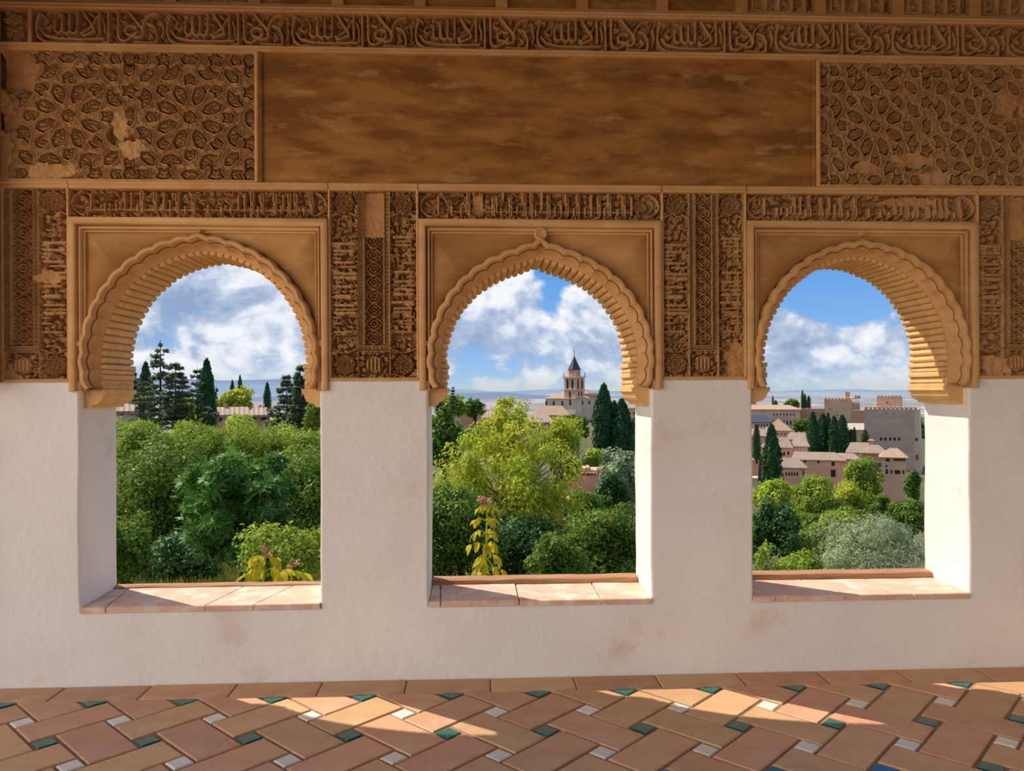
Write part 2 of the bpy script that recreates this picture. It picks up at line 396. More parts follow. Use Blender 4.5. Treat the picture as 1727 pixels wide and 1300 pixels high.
def window(i):
    global RIB
    xc, fh, hw = WIN[i]; a, b = OPEN[i]
    where = ['on the left, above the garden trees', 'in the middle, framing the church tower', 'on the right, framing the palace towers'][i]
    root = empty('window_%d' % (i + 1), (xc, 0, ZS)); tag(root, 'scalloped horseshoe arch window ' + where, 'window', kind='structure')
    inv = Vector((-xc, 0, -ZS))
    def put(name, me, mat):
        o = link(name, me, mat, root, inv); return o
    X, Z, nx, nz, q = arch_curve(xc, hw, (0.012, 0.05, 0.010)[i], (1.065, 1.0, 1.07)[i]); n = len(q)
    NL = 23
    lobe = np.abs(np.sin(math.pi * NL * q / q[-1])) ** 0.8
    # scalloped archivolt: (inset from the rim, depth, scallop share)
    prof = [(0.000, 0.060, .6), (0.000, -0.012, .6), (0.005, -0.024, .6), (0.012, -0.031, .6), (0.025, -0.031, .65), (0.033, -0.021, .75), (0.036, -0.004, .85), (0.037, 0.020, .9),
            (0.044, 0.010, .9), (0.048, 0.016, .9), (0.050, 0.048, .85), (0.056, 0.062, 0.5), (0.064, 0.076, 0.15), (0.073, 0.082, 0.0), (0.074, TH, 0.0), (-0.02, TH, 0.0)]
    V = np.zeros((n, len(prof), 3))
    for k, (o, y, w) in enumerate(prof):
        d = -o + w * 0.018 * (lobe - 0.35)
        V[:, k, 0] = X + nx * d; V[:, k, 1] = y; V[:, k, 2] = Z + nz * d
    me = mesh_np('archivolt', V, grid_faces(n, len(prof)), True); me.set_sharp_from_angle(angle=math.radians(38)); put('archivolt', me, M['frame'])
    # closing faces at the two feet
    # spandrel between the rim and the square frame, front and back
    top, bot = 2.52, 1.607
    cx_, cz_ = xc, 1.72
    def outer(x, z):
        dx, dz = x - cx_, z - cz_; t = 1e9
        if abs(dx) > 1e-6: t = min(t, (fh - 0.02) / abs(dx))
        if dz > 1e-6: t = min(t, (top - cz_) / dz)
        if dz < -1e-6: t = min(t, (bot - cz_) / dz)
        t = max(t, 1.0); return cx_ + dx * t, cz_ + dz * t
    step = 4; idx = list(range(0, n, step)) + ([n - 1] if (n - 1) % step else [])
    rows = []
    for k in idx:
        ox, oz = outer(X[k], Z[k]); ix, iz = X[k] - nx[k] * 0.012, Z[k] - nz[k] * 0.012
        g1, g2 = 0.006, 0.009; rows.append([(ix, 0.062, iz), (X[k] + nx[k] * g1, 0.062, Z[k] + nz[k] * g1), (X[k] + nx[k] * g2, 0.032, Z[k] + nz[k] * g2), (max(ox, X[k] + nx[k] * g2) if ox > xc else min(ox, X[k] + nx[k] * g2), 0.032, max(oz, Z[k] + nz[k] * g2) if oz > 1.75 else oz), (ox, TH, oz), (X[k] - nx[k] * 0.07, TH, Z[k] - nz[k] * 0.07)])
    for sg in (-1, 1):                       # the fan reaches into the two upper corners
        cxn, czn = xc + sg * (fh - 0.02), top
        k = min(range(len(rows)), key=lambda q: (rows[q][3][0] - cxn) ** 2 + (rows[q][3][2] - czn) ** 2)
        rows[k][3] = (cxn, 0.032, czn); rows[k][4] = (cxn, TH, czn)
    put('spandrel', mesh_np('spandrel', np.array(rows), grid_faces(len(rows), 6)), M['spandrel'])
    # square frame: stepped moulding swept over three sides
    pr = [(0.0, 0.05), (0.0, -0.018), (0.006, -0.025), (0.032, -0.025), (0.038, -0.018), (0.039, 0.040), (0.047, 0.040), (0.049, -0.004), (0.058, -0.004), (0.060, 0.034), (0.067, 0.034), (0.068, 0.012), (0.074, 0.012), (0.075, 0.040)]
    fzt = 2.545
    corners = [(-fh, 1.603, 1, 0), (-fh, fzt, 1, -1), (fh, fzt, -1, -1), (fh, 1.603, -1, 0)]
    V = []
    for (x, z, sx, sz) in corners: V.append([(xc + x + sx * o, y, z + sz * o) for o, y in pr])
    me = mesh_np('frame_moulding', np.array(V), grid_faces(4, len(pr))); put('frame_moulding', me, M['frame'])
    fb = MB()
    for s in (-1, 1): fb.box(*sorted((xc + s * (fh - 0.07), xc + s * fh)), -0.0215, 0.03, 1.600, 1.6035)
    put('frame_foot', fb.mesh('frame_foot'), M['frame'])
    # small knots tying rim and frame
    for (kx, kz, kr) in [(-hw - 0.012, 1.86, 0.016), (hw + 0.012, 1.86, 0.016)] + ([(0, 2.468, 0.036)] if i == 1 else [(0, 2.475, 0.012)]):
        V = []
        for r_, y in ((kr, 0.036), (kr, -0.012), (kr * 0.75, -0.02), (kr * 0.6, -0.012), (kr * 0.3, -0.014), (kr * 0.05, -0.014)):
            V.append([(xc + kx + r_ * math.cos(t), y, kz + r_ * math.sin(t)) for t in np.linspace(0, 2 * math.pi, 20, endpoint=False)])
        put('knot', mesh_np('knot', np.array(V), grid_faces(6, 20, True), True), M['frame'])
    # ribs under the arch, each its own piece
    if RIB is None: RIB = rib_mesh()
    sx, sz = X - nx * 0.074, Z - nz * 0.074
    s2 = np.concatenate([[0], np.cumsum(np.hypot(np.diff(sx), np.diff(sz)))])
    z_imp = 1.752
    k0 = next(k for k in range(n) if sz[k] > z_imp); lo, hi = s2[k0], s2[n - 1 - k0]; NR = 45
    for r in range(NR):
        sq = lo + (hi - lo) * (r + 0.5) / NR
        px, pz = np.interp(sq, s2, sx), np.interp(sq, s2, sz); vx, vz = np.interp(sq, s2, nx), np.interp(sq, s2, nz)
        o = link('rib', RIB, None, root)
        wn = (hi - lo) / NR / 0.041
        zax = Vector((-vx, 0, -vz)).normalized(); yax = Vector((0, 1, 0)); xax = yax.cross(zax)
        mt = Matrix((xax * wn * R_.uniform(.90, .96), yax, zax * R_.uniform(.85, 1.1))).transposed().to_4x4(); mt.translation = Vector((px - xc, 0.084, pz - ZS))
        o.matrix_basis = mt
    # imposts and corbels
    for s in (-1, 1):
        xi = (sx[0] if s < 0 else sx[-1]); jx = a if s < 0 else b
        for (z0, z1, pr_, yf) in ((1.607, 1.662, 0.000, 0.07), (1.664, 1.694, 0.012, 0.082), (1.696, 1.722, 0.006, 0.084), (1.724, 1.750, 0.014, 0.084)):
            xa = xi - s * pr_ + s * 0.006; ox = xc + s * hw
            MB().box(*sorted((xa, ox)), yf, TH, z0, z1).build('impost', M['rib'], root, bevel=0.006, loc=inv)
        ctr = xi - s * 0.008                                     # tip of the corbel
        poly = [(jx + s * 0.02, 1.609), (ctr, 1.609), (ctr, 1.586), (ctr + s * 0.012, 1.578)]
        for k in range(7):
            t = k / 6 * math.pi / 2; w_ = abs(jx - ctr) - 0.045
            poly.append((ctr + s * (0.014 + w_ * (1 - math.cos(t)) * 0.8), 1.576 - 0.05 * math.sin(t)))
        poly += [(ctr + s * (0.02 + (abs(jx - ctr) - 0.045) * 0.82), 1.508), (jx + s * 0.02, 1.508)]
        if s < 0: poly = poly[::-1]
        mb = MB().prism(poly, 0.055, TH)
        put('corbel', mb.mesh('corbel'), M['rib'])
    # sill tiles and the weathered timber along the outer edge
    cuts = [[a, a + 0.11, a + 0.72, a + 1.0, b], [a, a + 0.055, a + 0.50, a + 0.96, b], [a, a + 0.075, a + 0.46, a + 0.86, b]][i]
    for k, (u, v) in enumerate(zip(cuts[:-1], cuts[1:])):
        sk = [-0.06, 0.1, 0.14, 0][k] if i == 0 else [-.02, .0, .0, 0][k] if i == 1 else [-0.1, -.13, -.13, 0][k]
        skl = ([0] + ([-0.06, 0.1, 0.14] if i == 0 else [-.02, .0, .0] if i == 1 else [-0.1, -.13, -.13]))[k]
        sk = 0 if k == 3 else sk
        p = [(u + 0.003 - skl * 0.5, -0.012), (v - 0.003 - sk * 0.5, -0.012), (v - 0.003 + sk * 0.5, TH - 0.002), (u + 0.003 + skl * 0.5, TH - 0.002)]
        p = clip(clip(p, -1, 0, -a + 0.004), 1, 0, b + 0.004)
        c = (sum(q_[0] for q_ in p) / len(p), sum(q_[1] for q_ in p) / len(p))
        t = link('sill_tile', slab([(q_[0] - c[0], q_[1] - c[1]) for q_ in p], 0, 0.03, 0.004).mesh('sill_tile'), M['sill'], root, (c[0] - xc, c[1], R_.uniform(-.002, .002)))
    zt, yt = ((0.012, 0.40), (0.030, 0.365), (0.034, 0.365))[i]
    bm = bmesh.new(); nx_, L_ = 40, b - a - 0.004
    rows = []
    for k in range(nx_ + 1):
        x = a + 0.002 + L_ * k / nx_; j = mnoise.noise(Vector((x * 6, i * 7, 0))) * 0.010; j2 = mnoise.noise(Vector((x * 5, i * 7, 4))) * 0.006
        rows.append([bm.verts.new(p) for p in ((x, yt + j, ZS - 0.004), (x, yt + 0.006 + j, ZS + zt + j2 - .004), (x, yt + 0.03, ZS + zt + j2), (x, TH + 0.01, ZS + zt + j2 * .5), (x, TH + 0.01, ZS - 0.004))])
    for r1, r2 in zip(rows[:-1], rows[1:]):
        for k in range(4): bm.faces.new((r1[k], r2[k], r2[k + 1], r1[k + 1]))
    bm.faces.new(rows[0][::-1]); bm.faces.new(rows[-1]); bmesh.ops.recalc_face_normals(bm, faces=bm.faces)
    me = bpy.data.meshes.new('timber_board'); bm.to_mesh(me); bm.free(); put('timber_board', me, M['timber'])
for i in range(3): window(i)

# ------------------------------------------------------------------ carved stucco
CARVE = 2.5        # carving depth factor
class HF:
    """a carved panel: height above its sunk ground on a fine grid; u runs along x, v runs along z"""
    def __init__(s, x0, x1, z0, z1, step=0.0031):
        s.x0, s.x1, s.z0, s.z1 = x0, x1, z0, z1
        s.nu = max(3, int(round((x1 - x0) / step)) + 1); s.nv = max(3, int(round((z1 - z0) / step)) + 1)
        s.u = np.linspace(0, x1 - x0, s.nu); s.v = np.linspace(0, z1 - z0, s.nv); s.h = np.zeros((s.nv, s.nu))
        s.U, s.V = np.meshgrid(s.u, s.v); s.du = s.u[1] - s.u[0]; s.dv = s.v[1] - s.v[0]
    def win(s, ua, ub, va, vb):
        i0 = max(0, int(ua / s.du)); i1 = min(s.nu, int(ub / s.du) + 2); j0 = max(0, int(va / s.dv)); j1 = min(s.nv, int(vb / s.dv) + 2)
        return (slice(j0, j1), slice(i0, i1)) if i1 > i0 and j1 > j0 else None
    def stroke(s, pts, w, H, w2=None, soft=0.0035):
        n = len(pts)
        for k in range(n - 1):
            (a, b), (c, d) = pts[k], pts[k + 1]
            wa = w if w2 is None else w + (w2 - w) * k / max(1, n - 1)
            W = s.win(min(a, c) - wa - .004, max(a, c) + wa + .004, min(b, d) - wa - .004, max(b, d) + wa + .004)
            if W is None: continue
            U, V = s.U[W], s.V[W]; L2 = (c - a) ** 2 + (d - b) ** 2 + 1e-12
            t = np.clip(((U - a) * (c - a) + (V - b) * (d - b)) / L2, 0, 1)
            dist = np.hypot(U - a - t * (c - a), V - b - t * (d - b))
            s.h[W] = np.maximum(s.h[W], H * np.clip((wa + soft * .5 - dist) / soft, 0, 1) * (1 - 0.22 * np.clip(dist / wa, 0, 1) ** 2))
    def disc(s, a, b, r, H, soft=0.004):
        W = s.win(a - r - .01, a + r + .01, b - r - .01, b + r + .01)
        if W is None: return
        d = np.hypot(s.U[W] - a, s.V[W] - b); s.h[W] = np.maximum(s.h[W], H * np.clip((r + soft * .5 - d) / soft, 0, 1))
    def hole(s, a, b, r, H0=0.0, soft=0.004):
        W = s.win(a - r - .01, a + r + .01, b - r - .01, b + r + .01)
        if W is None: return
        d = np.hypot(s.U[W] - a, s.V[W] - b); s.h[W] = np.minimum(s.h[W], H0 + np.clip((d - r + soft * .5) / soft, 0, 1) * 1.0)
    def spiral(s, a, b, r, H, turns=1.35, ph=0.0, sg=1, w=0.0042):
        pts = [(a + r * (1 - k / 13) * math.cos(ph + sg * turns * 2 * math.pi * k / 12), b + r * (1 - k / 13) * math.sin(ph + sg * turns * 2 * math.pi * k / 12)) for k in range(13)]
        s.stroke(pts, w, H)
    def leaf(s, a, b, L, w, ang, H):
        c, n = math.cos(ang), math.sin(ang)
        W = s.win(a - L, a + L, b - L, b + L)
        if W is None: return
        U, V = s.U[W] - a, s.V[W] - b; p = U * c + V * n; q = -U * n + V * c
        e = np.abs(q) / (w * np.clip(1 - (p / L) ** 2, 1e-3, 1)); e[np.abs(p) > L] = 9
        s.h[W] = np.maximum(s.h[W], H * np.clip((1.15 - e) * 2.2, 0, 1) * (0.72 + 0.28 * np.clip(np.abs(q) / w, 0, 1)))
    def arabesque(s, seed, H=0.021, cell=0.034, w=0.0048):
        cell *= 1.22
        r = random.Random(seed); L, Hh = s.x1 - s.x0, s.z1 - s.z0
        nu_, nv_ = max(1, round(L / cell)), max(1, round(Hh / cell))
        for i in range(nu_):
            for j in range(nv_):
                a = (i + .5 + r.uniform(-.28, .28)) * L / nu_; b = (j + .5 + r.uniform(-.28, .28)) * Hh / nv_
                k = r.random(); sg = 1 if (i + j) % 2 else -1; hh = H * r.uniform(.75, 1.0)
                if k < .55: s.spiral(a, b, cell * r.uniform(.40, .56), hh, r.uniform(1.0, 1.6), r.uniform(0, 6.3), sg, w)
                else: s.leaf(a, b, cell * r.uniform(.5, .75), cell * r.uniform(.16, .26), r.uniform(0, 3.14), hh)
                if r.random() < .5: s.stroke([(a, b), (a + r.uniform(-1, 1) * cell, b + r.uniform(-1, 1) * cell)], w * .8, hh * .9)
    def rough(s, seed, amp=0.0016, f=55.0):
        r = np.random.default_rng(seed); 
        a, b = int((s.x1 - s.x0) * f) + 3, int((s.z1 - s.z0) * f) + 3; g = r.random((b, a)) - .5
        fu = s.u * f; fv = s.v * f; i = fu.astype(int); j = fv.astype(int); tu = (fu - i)[None, :]; tv = (fv - j)[:, None]
        n = g[np.ix_(j, i)] * (1 - tu) * (1 - tv) + g[np.ix_(j, i + 1)] * tu * (1 - tv) + g[np.ix_(j + 1, i)] * (1 - tu) * tv + g[np.ix_(j + 1, i + 1)] * tu * tv
        s.h += n * amp * 2
        return n
    def vnoise(s, r, f):
        a, b = int((s.x1 - s.x0) * f) + 3, int((s.z1 - s.z0) * f) + 3; g = r.random((b, a)) - .5
        fu = s.u * f; fv = s.v * f; i = fu.astype(int); j = fv.astype(int); tu = (fu - i)[None, :]; tv = (fv - j)[:, None]; tu = tu * tu * (3 - 2 * tu); tv = tv * tv * (3 - 2 * tv)
        return g[np.ix_(j, i)] * (1 - tu) * (1 - tv) + g[np.ix_(j, i + 1)] * tu * (1 - tv) + g[np.ix_(j + 1, i)] * (1 - tu) * tv + g[np.ix_(j + 1, i + 1)] * tu * tv
    def wear(s, a, b, ra, rb, level, seed):
        """a broken or filled patch: carving lost, rough plaster at one level"""
        r = np.random.default_rng(seed); ph = r.random(4) * 6.28
        ang = np.arctan2(s.V - b, s.U - a); d = np.hypot((s.U - a) / ra, (s.V - b) / rb) * (1 + .13 * np.sin(3 * ang + ph[0]) + .09 * np.sin(7 * ang + ph[1]))
        k = np.clip((1 - d) * 6, 0, 1); s.h = s.h * (1 - k) + k * (level + .0045 * s.vnoise(r, 26) + .003 * s.vnoise(r, 70))
    def build(s, name, mat, parent, yb=0.027, inv=(0, 0, 0)):
        V = np.stack([s.x0 + s.U, yb - 0.033 + (0.033 - s.h) * CARVE, s.z0 + s.V], -1)
        me = mesh_np(name, V, grid_faces(s.nv, s.nu), True)
        return link(name, me, mat, parent, inv)

def moulding(root, x0, x1, z0, z1, y=-0.012, name='moulding', mat='frame', inv=(0, 0, 0)):
    h = z1 - z0
    pr = [(0.09, z0), (y * 0.3, z0), (y, z0 + h * .12), (y, z0 + h * .38), (y * .35, z0 + h * .46), (y * .35, z0 + h * .58), (y * 1.25, z0 + h * .66), (y * 1.25, z0 + h * .92), (y * .6, z1), (0.09, z1)]
    V = np.array([[(x, yy, zz) for yy, zz in pr] for x in (x0, x1)])
    return link(name, mesh_np(name, V, grid_faces(2, len(pr))), M[mat], root, inv)
def vmoulding(root, x0, x1, z0, z1, y=-0.012, name='moulding', mat='frame'):
    w = x1 - x0
    pr = [(x0, 0.09), (x0, y * .4), (x0 + w * .15, y), (x0 + w * .8, y), (x1, y * .4), (x1, 0.09)]
    V = np.array([[(xx, yy, z) for xx, yy in pr] for z in (z0, z1)])
    return link(name, mesh_np(name, V, grid_faces(2, len(pr))), M[mat], root)

TRIM = [0]
def trim(label, cat='stucco frieze'):
    TRIM[0] += 1; o = empty('trim_%d' % TRIM[0]); return tag(o, label, cat, kind='structure')

# --- cursive inscription frieze along the top
MOTTO = [  # one repeat of the cursive motto, traced: strokes with their half width; u 0..1 along, v 0..1 up
    ([(305, 212), (305, 330), (306, 420), (320, 460), (360, 472), (400, 446), (445, 412)], 10), ([(382, 212), (430, 280), (478, 342), (497, 392), (482, 432), (440, 442), (415, 425)], 11),
    ([(602, 230), (552, 238), (520, 270), (497, 320), (490, 385)], 9), ([(442, 350), (392, 338), (358, 368), (368, 410), (420, 422), (452, 392)], 8),
    ([(525, 318), (580, 340), (602, 400), (600, 484), (540, 484), (430, 478)], 9), ([(700, 262), (684, 320), (680, 390), (696, 448), (745, 486), (860, 497), (1052, 494)], 10),
    ([(712, 380), (750, 432), (850, 458), (1010, 463), (1192, 455)], 9), ([(820, 300), (822, 392), (848, 412), (872, 395), (876, 255)], 9), ([(876, 300), (884, 400), (914, 415), (932, 398), (934, 250)], 9),
    ([(934, 395), (962, 416), (990, 400), (992, 222)], 9), ([(1038, 225), (1080, 300), (1112, 350), (1122, 392), (1080, 412), (1042, 432), (1018, 402)], 10), ([(1148, 262), (1102, 350), (1030, 412)], 7),
    ([(1160, 222), (1162, 420)], 9), ([(1228, 218), (1232, 488), (1196, 488)], 10), ([(1186, 285), (1202, 340), (1204, 402)], 8), ([(690, 232), (742, 268)], 7), ([(770, 300), (745, 340), (775, 370), (800, 345)], 7),
    ([(640, 300), (655, 380), (640, 430)], 7), ([(1085, 240), (1120, 262)], 6), ([(330, 300), (372, 312)], 6), ([(545, 400), (570, 430), (540, 450)], 6)]
def frieze():
    t = trim('carved cursive inscription frieze running along the top of the wall', 'stucco frieze')
    z0, z1 = 3.487, 3.676
    g = HF(XL + 0.02, XR, z0, z1, 0.004); g.arabesque(11, 0.024, 0.030); g.rough(5, .001); g.build('arabesque_ground', M['stucco'], t, 0.030)
    Pd = 0.676; x = -1.94 - Pd * 1; k = 0; proto = None
    while x < XR - Pd * 0.8:
        if x > XL - Pd * .2 or True:
            h = HF(0, Pd, 0, z1 - z0, 0.0031)
            for pts, w in MOTTO:
                q = [((p[0] - 292) / 970 * Pd, (506 - p[1]) / 300 * (z1 - z0)) for p in pts]
                h.stroke(q, w / 970 * Pd * 1.18, 0.034)
            if proto is None:
                keep = h.h > 0.004; V = np.stack([h.U, -0.002 + (0.033 - h.h) * CARVE, h.V], -1).reshape(-1, 3); Fq = grid_faces(h.nv, h.nu)
                kf = keep.ravel()[Fq].any(1); Fq = Fq[kf]; used = np.unique(Fq); mp = -np.ones(len(V), int); mp[used] = np.arange(len(used))
                proto = mesh_np('inscription', V[used], mp[Fq], True)
            if x > XL - 0.01: link('inscription', proto, M['stucco'], t, (x, 0, z0))
            else:                                    # the first repeat starts half way, after an upright divider
                keepf = proto; me = proto.copy(); bm = bmesh.new(); bm.from_mesh(me); bmesh.ops.delete(bm, geom=[q for q in bm.verts if q.co.x < 0.262], context='VERTS'); bm.to_mesh(me); bm.free()
                link('inscription', me, M['stucco'], t, (x - 0.02, 0, z0))
                MB().box(-2.405, -2.385, -0.006, 0.05, z0, z1).build('divider', M['stucco'], t)
        x += Pd; k += 1
    moulding(t, XL, XR, 3.458, 3.488, -0.014); moulding(t, XL, XR, 3.675, 3.704, -0.018)
frieze()

# --- row of shallow panels above the frieze
def upper_row():
    t = trim('row of shallow rectangular panels above the inscription frieze', 'stucco frieze')
    x = -2.52; k = 0; W = 0.452
    while x < XR:
        px1 = min(x + W - 0.066, XR)
        if -1.25 < x < 1.3: MB().box(x, px1, 0.03, 0.095, 3.72, 4.02).build('sunk_panel', M['panelbrown'], t)
        else:
            h = HF(x, px1, 3.712, 4.02, 0.0062); h.arabesque(40 + k, 0.02, 0.04); h.rough(k, .002)
            for q in range(5): h.stroke([(0.04 + q * 0.075, 0.03), (0.04 + q * 0.075, 0.3)], 0.006, 0.026)
            h.stroke([(0.0, 0.035), (0.4, 0.03)], 0.005, 0.026); h.build('carved_panel', M['stucco'], t, 0.03)
        MB().box(px1, px1 + 0.066, -0.006, 0.095, 3.722, 4.02).build('mullion', M['spandrel'], t, bevel=0.004)
        x += W; k += 1
    MB().box(XL, XR, -0.008, 0.095, 3.70, 3.7215).build('bottom_rail', M['spandrel'], t)
    MB().box(XL, XR, -0.02, 0.095, 4.02, ZTOP).build('cornice', M['spandrel'], t)
upper_row()

# --- star panels with strapwork and bosses
def poly_sdf(U, V, P):
    d = np.full(U.shape, 1e9); s = np.ones(U.shape); n = len(P)
    for i in range(n):
        (ax, ay), (bx, by) = P[i], P[(i + 1) % n]; ex, ey = bx - ax, by - ay; wx, wy = U - ax, V - ay
        t = np.clip((wx * ex + wy * ey) / (ex * ex + ey * ey + 1e-12), 0, 1); d = np.minimum(d, (wx - ex * t) ** 2 + (wy - ey * t) ** 2)
        c1 = V >= ay; c2 = V < by; c3 = ex * wy > ey * wx
        fl = (c1 & c2 & c3) | (~c1 & ~c2 & ~c3); s = np.where(fl, -s, s)
    return s * np.sqrt(d)
SHAPES = {   # outlines of the bosses, in half unit squares, pointing along +x
    'star': [(0.115 * (1 if k % 2 == 0 else .78) * math.cos(math.pi * k / 8), 0.115 * (1 if k % 2 == 0 else .78) * math.sin(math.pi * k / 8)) for k in range(16)],
    'seed': [(-.185, 0), (-.09, .085), (.09, .1), (.185, 0), (.09, -.1), (-.09, -.085)],
    'arrow': [(-.09, -.075), (.06, -.085), (.105, 0), (.06, .085), (-.09, .075), (-.045, 0)],
    'kite': [(-.11, -.05), (-.02, -.15), (.09, -.17), (.06, -.04), (.12, .03), (.02, .06), (-.03, .19), (-.1, .08)],
    'hexagon': [(-.16, 0), (-.08, .075), (.08, .075), (.16, 0), (.08, -.075), (-.08, -.075)],
    'penta': [(0.14 * (1 if k % 2 == 0 else .55) * math.cos(2 * math.pi * k / 10), 0.14 * (1 if k % 2 == 0 else .55) * math.sin(2 * math.pi * k / 10)) for k in range(10)]}
BOSS = {}
def boss_mesh(kind, sx, sz):
    key = (kind, round(sx, 3))
    if key in BOSS: return BOSS[key]
    P = [(x * sx * .82, z * sz * .82) for x, z in SHAPES[kind]]; n = len(P); mb = MB()
    V = [(x, 0.08, z) for x, z in P] + [(x, -0.002, z) for x, z in P] + [(x * .84, -0.008, z * .84) for x, z in P]
    mb.add(V, [tuple(range(2 * n, 3 * n))[::-1]] + [(r * n + i, r * n + (i + 1) % n, (r + 1) * n + (i + 1) % n, (r + 1) * n + i)[::-1] for r in (0, 1) for i in range(n)])
    r = random.Random(kind); xs = [p[0] for p in P]; zs = [p[1] for p in P]; q = 0; put_ = []
    while q < 400 and len(put_) < 12:
        q += 1; x, z = r.uniform(min(xs), max(xs)), r.uniform(min(zs), max(zs))
        if float(poly_sdf(np.array([x]), np.array([z]), P)[0]) > -0.005 or any(math.hypot(x - a, z - b) < 0.0165 for a, b in put_): continue
        put_.append((x, z)); m = 5
        V = [(x + .0082 * math.cos(6.283 * k / m), -0.007, z + .0082 * math.sin(6.283 * k / m)) for k in range(m)] + [(x + .006 * math.cos(6.283 * k / m), -0.019, z + .006 * math.sin(6.283 * k / m)) for k in range(m)] + [(x, -0.008, z)]
        mb.add(V, [(k, (k + 1) % m, m + (k + 1) % m, m + k) for k in range(m)] + [(m + k, m + (k + 1) % m, 2 * m) for k in range(m)])
    me = mb.mesh('boss'); me.materials.append(M['boss']); BOSS[key] = me; return me
def star_panel(label, x0, x1, centres, hx, hz, zc, worn, xmark):
    t = trim(label, 'stucco panel')
    z0, z1 = 2.745, 3.452; h = HF(x0, x1, z0, z1, 0.0035); pieces = []
    for c in centres:
        def pl(kind, r, ang, rot, cx=None, cz=None):
            x = c + hx * (r * math.cos(ang) if cx is None else cx); z = zc + hz * (r * math.sin(ang) if cz is None else cz)
            if x0 + .03 < x < x1 - .02 and not any(abs(x - p[1]) < .03 and abs(z - p[2]) < .03 for p in pieces): pieces.append((kind, x, z, rot))
        pl('star', 0, 0, 0)
        for k in range(8):
            a = math.pi / 8 + k * math.pi / 4
            pl('seed', .40, a, a); b = k * math.pi / 4; pl('arrow', .63, b, b); pl('kite', .80, a, a)
        for k in range(4): a = math.pi / 4 + k * math.pi / 2; pl('hexagon', .985, a, a + math.pi / 2)
        for sx in (-1, 1):
            for sz in (-1, 1): pl('star', 0, 0, 0, sx * 1.0, sz * .97)
            for q in (-.78, .78):
                pl('arrow', 0, 0, math.pi if q > 0 else 0, q, sx * .97); pl('arrow', 0, 0, -math.pi / 2 if q > 0 else math.pi / 2, sx * 1.0, q)
            for q in (-.43, .43): pl('penta', 0, 0, math.pi / 2 * sx, q, sx * .97); pl('penta', 0, 0, 0 if sx > 0 else math.pi, sx * 1.0, q)
            pl('hexagon', 0, 0, 0, 0, sx * .97); pl('hexagon', 0, 0, math.pi / 2, sx * 1.0, 0)
    d = np.full(h.h.shape, 1.0)
    for kind, x, z, rot in pieces:
        W = h.win(x - x0 - .15, x - x0 + .15, z - z0 - .15, z - z0 + .15)
        if W is None: continue
        c, s = math.cos(rot), math.sin(rot); P = [((p * c - q * s) * hx * .9 + x - x0, (p * s + q * c) * hz * .9 + z - z0) for p, q in SHAPES[kind]]
        d[W] = np.minimum(d[W], poly_sdf(h.U[W], h.V[W], P))
    h.h[:] = 0.034
    h.h -= 0.030 * np.clip((0.0075 - d) / 0.004, 0, 1)                     # sunk bed around each boss
    for g in (0.0165, 0.026, 0.0355): h.h -= 0.0095 * np.clip(1.25 - np.abs(d - g) / 0.0036, 0, 1)
    n = h.rough(int(abs(x0) * 10), .0016)
    for (a, b, ra, rb, lv) in worn: h.wear(a - x0, b - z0, ra, rb, lv, int(abs(a) * 100))
    h.build('strapwork', M['stucco'], t, 0.030)
    for kind, x, z, rot in pieces:
        if any(((x - a) / ra) ** 2 + ((z - b) / rb) ** 2 < .8 for a, b, ra, rb, lv in worn): continue
        o = link('boss', boss_mesh(kind, hx, hz), None, t, (x, 0.012 + R_.uniform(-.002, .003), z)); o.rotation_euler = (0, -rot, 0)
    for xv in xmark: vmoulding(t, xv - 0.012, xv + 0.012, 2.742, 3.456, -0.016)
    moulding(t, x0, x1, 3.446, 3.458, -0.014); moulding(t, x0, x1, 2.740, 2.752, -0.012)
star_panel('carved star-pattern panel at the upper left, broken at its corner', -2.548, -1.186, [-2.195, -1.548], 0.325, 0.325, 3.098,
           [(-2.50, 3.33, .15, .12, .012), (-2.30, 2.80, .14, .05, .030), (-1.93, 3.06, .05, .09, .026), (-1.86, 2.92, .07, .06, .03), (-2.52, 3.06, .07, .05, .02)], [-1.186])
star_panel('carved star-pattern panel at the upper right, deep in shade', 1.945, XR - 0.01, [2.283, 2.886, 3.489], 0.302, 0.318, 3.092,
           [(2.50, 2.90, .14, .05, .026), (2.23, 2.86, .08, .04, .028), (2.62, 2.80, .1, .05, .025), (3.05, 3.2, .07, .1, .026)], [1.95])
t = trim('large plain brown plaster panel between the two star panels', 'plaster panel')
MB().box(-1.176, 1.938, 0.012, 0.095, 2.738, 3.46).build('plaster_field', M['panelbrown'], t)
for a, b in ((-1.176, -1.158), (1.92, 1.938)): vmoulding(t, a, b, 2.742, 3.456, -0.004, mat='panelbrown')

# --- angular lettering bands over the windows and down the piers
KUFIC_A = [(240, 180, 412, 0), (425, 310, 430, 0), (490, 310, 400, 0), (580, 320, 432, 0), (632, 290, 385, 0), (690, 150, 385, 0), (775, 150, 405, 0), (857, 330, 430, 0), (912, 120, 432, 1), (1092, 150, 432, 1), (1180, 320, 430, 0), (1210, 150, 400, 0),
           (1290, 260, 440, 0), (1385, 150, 432, 1), (1490, 350, 440, 0), (1600, 160, 432, 1)] + [(x + 1652, a, b, dd) for x, a, b, dd in
           [(150, 330, 440, 0), (330, 360, 440, 0), (385, 330, 380, 0), (455, 370, 450, 0), (558, 190, 395, 0), (640, 180, 400, 0), (735, 140, 440, 1), (820, 350, 450, 0), (872, 150, 450, 1), (1045, 150, 455, 1), (1130, 330, 440, 0), (1160, 170, 400, 0),
            (1240, 150, 450, 1), (1325, 150, 450, 1), (1372, 350, 400, 0), (1440, 370, 450, 0), (1535, 180, 450, 1)]]
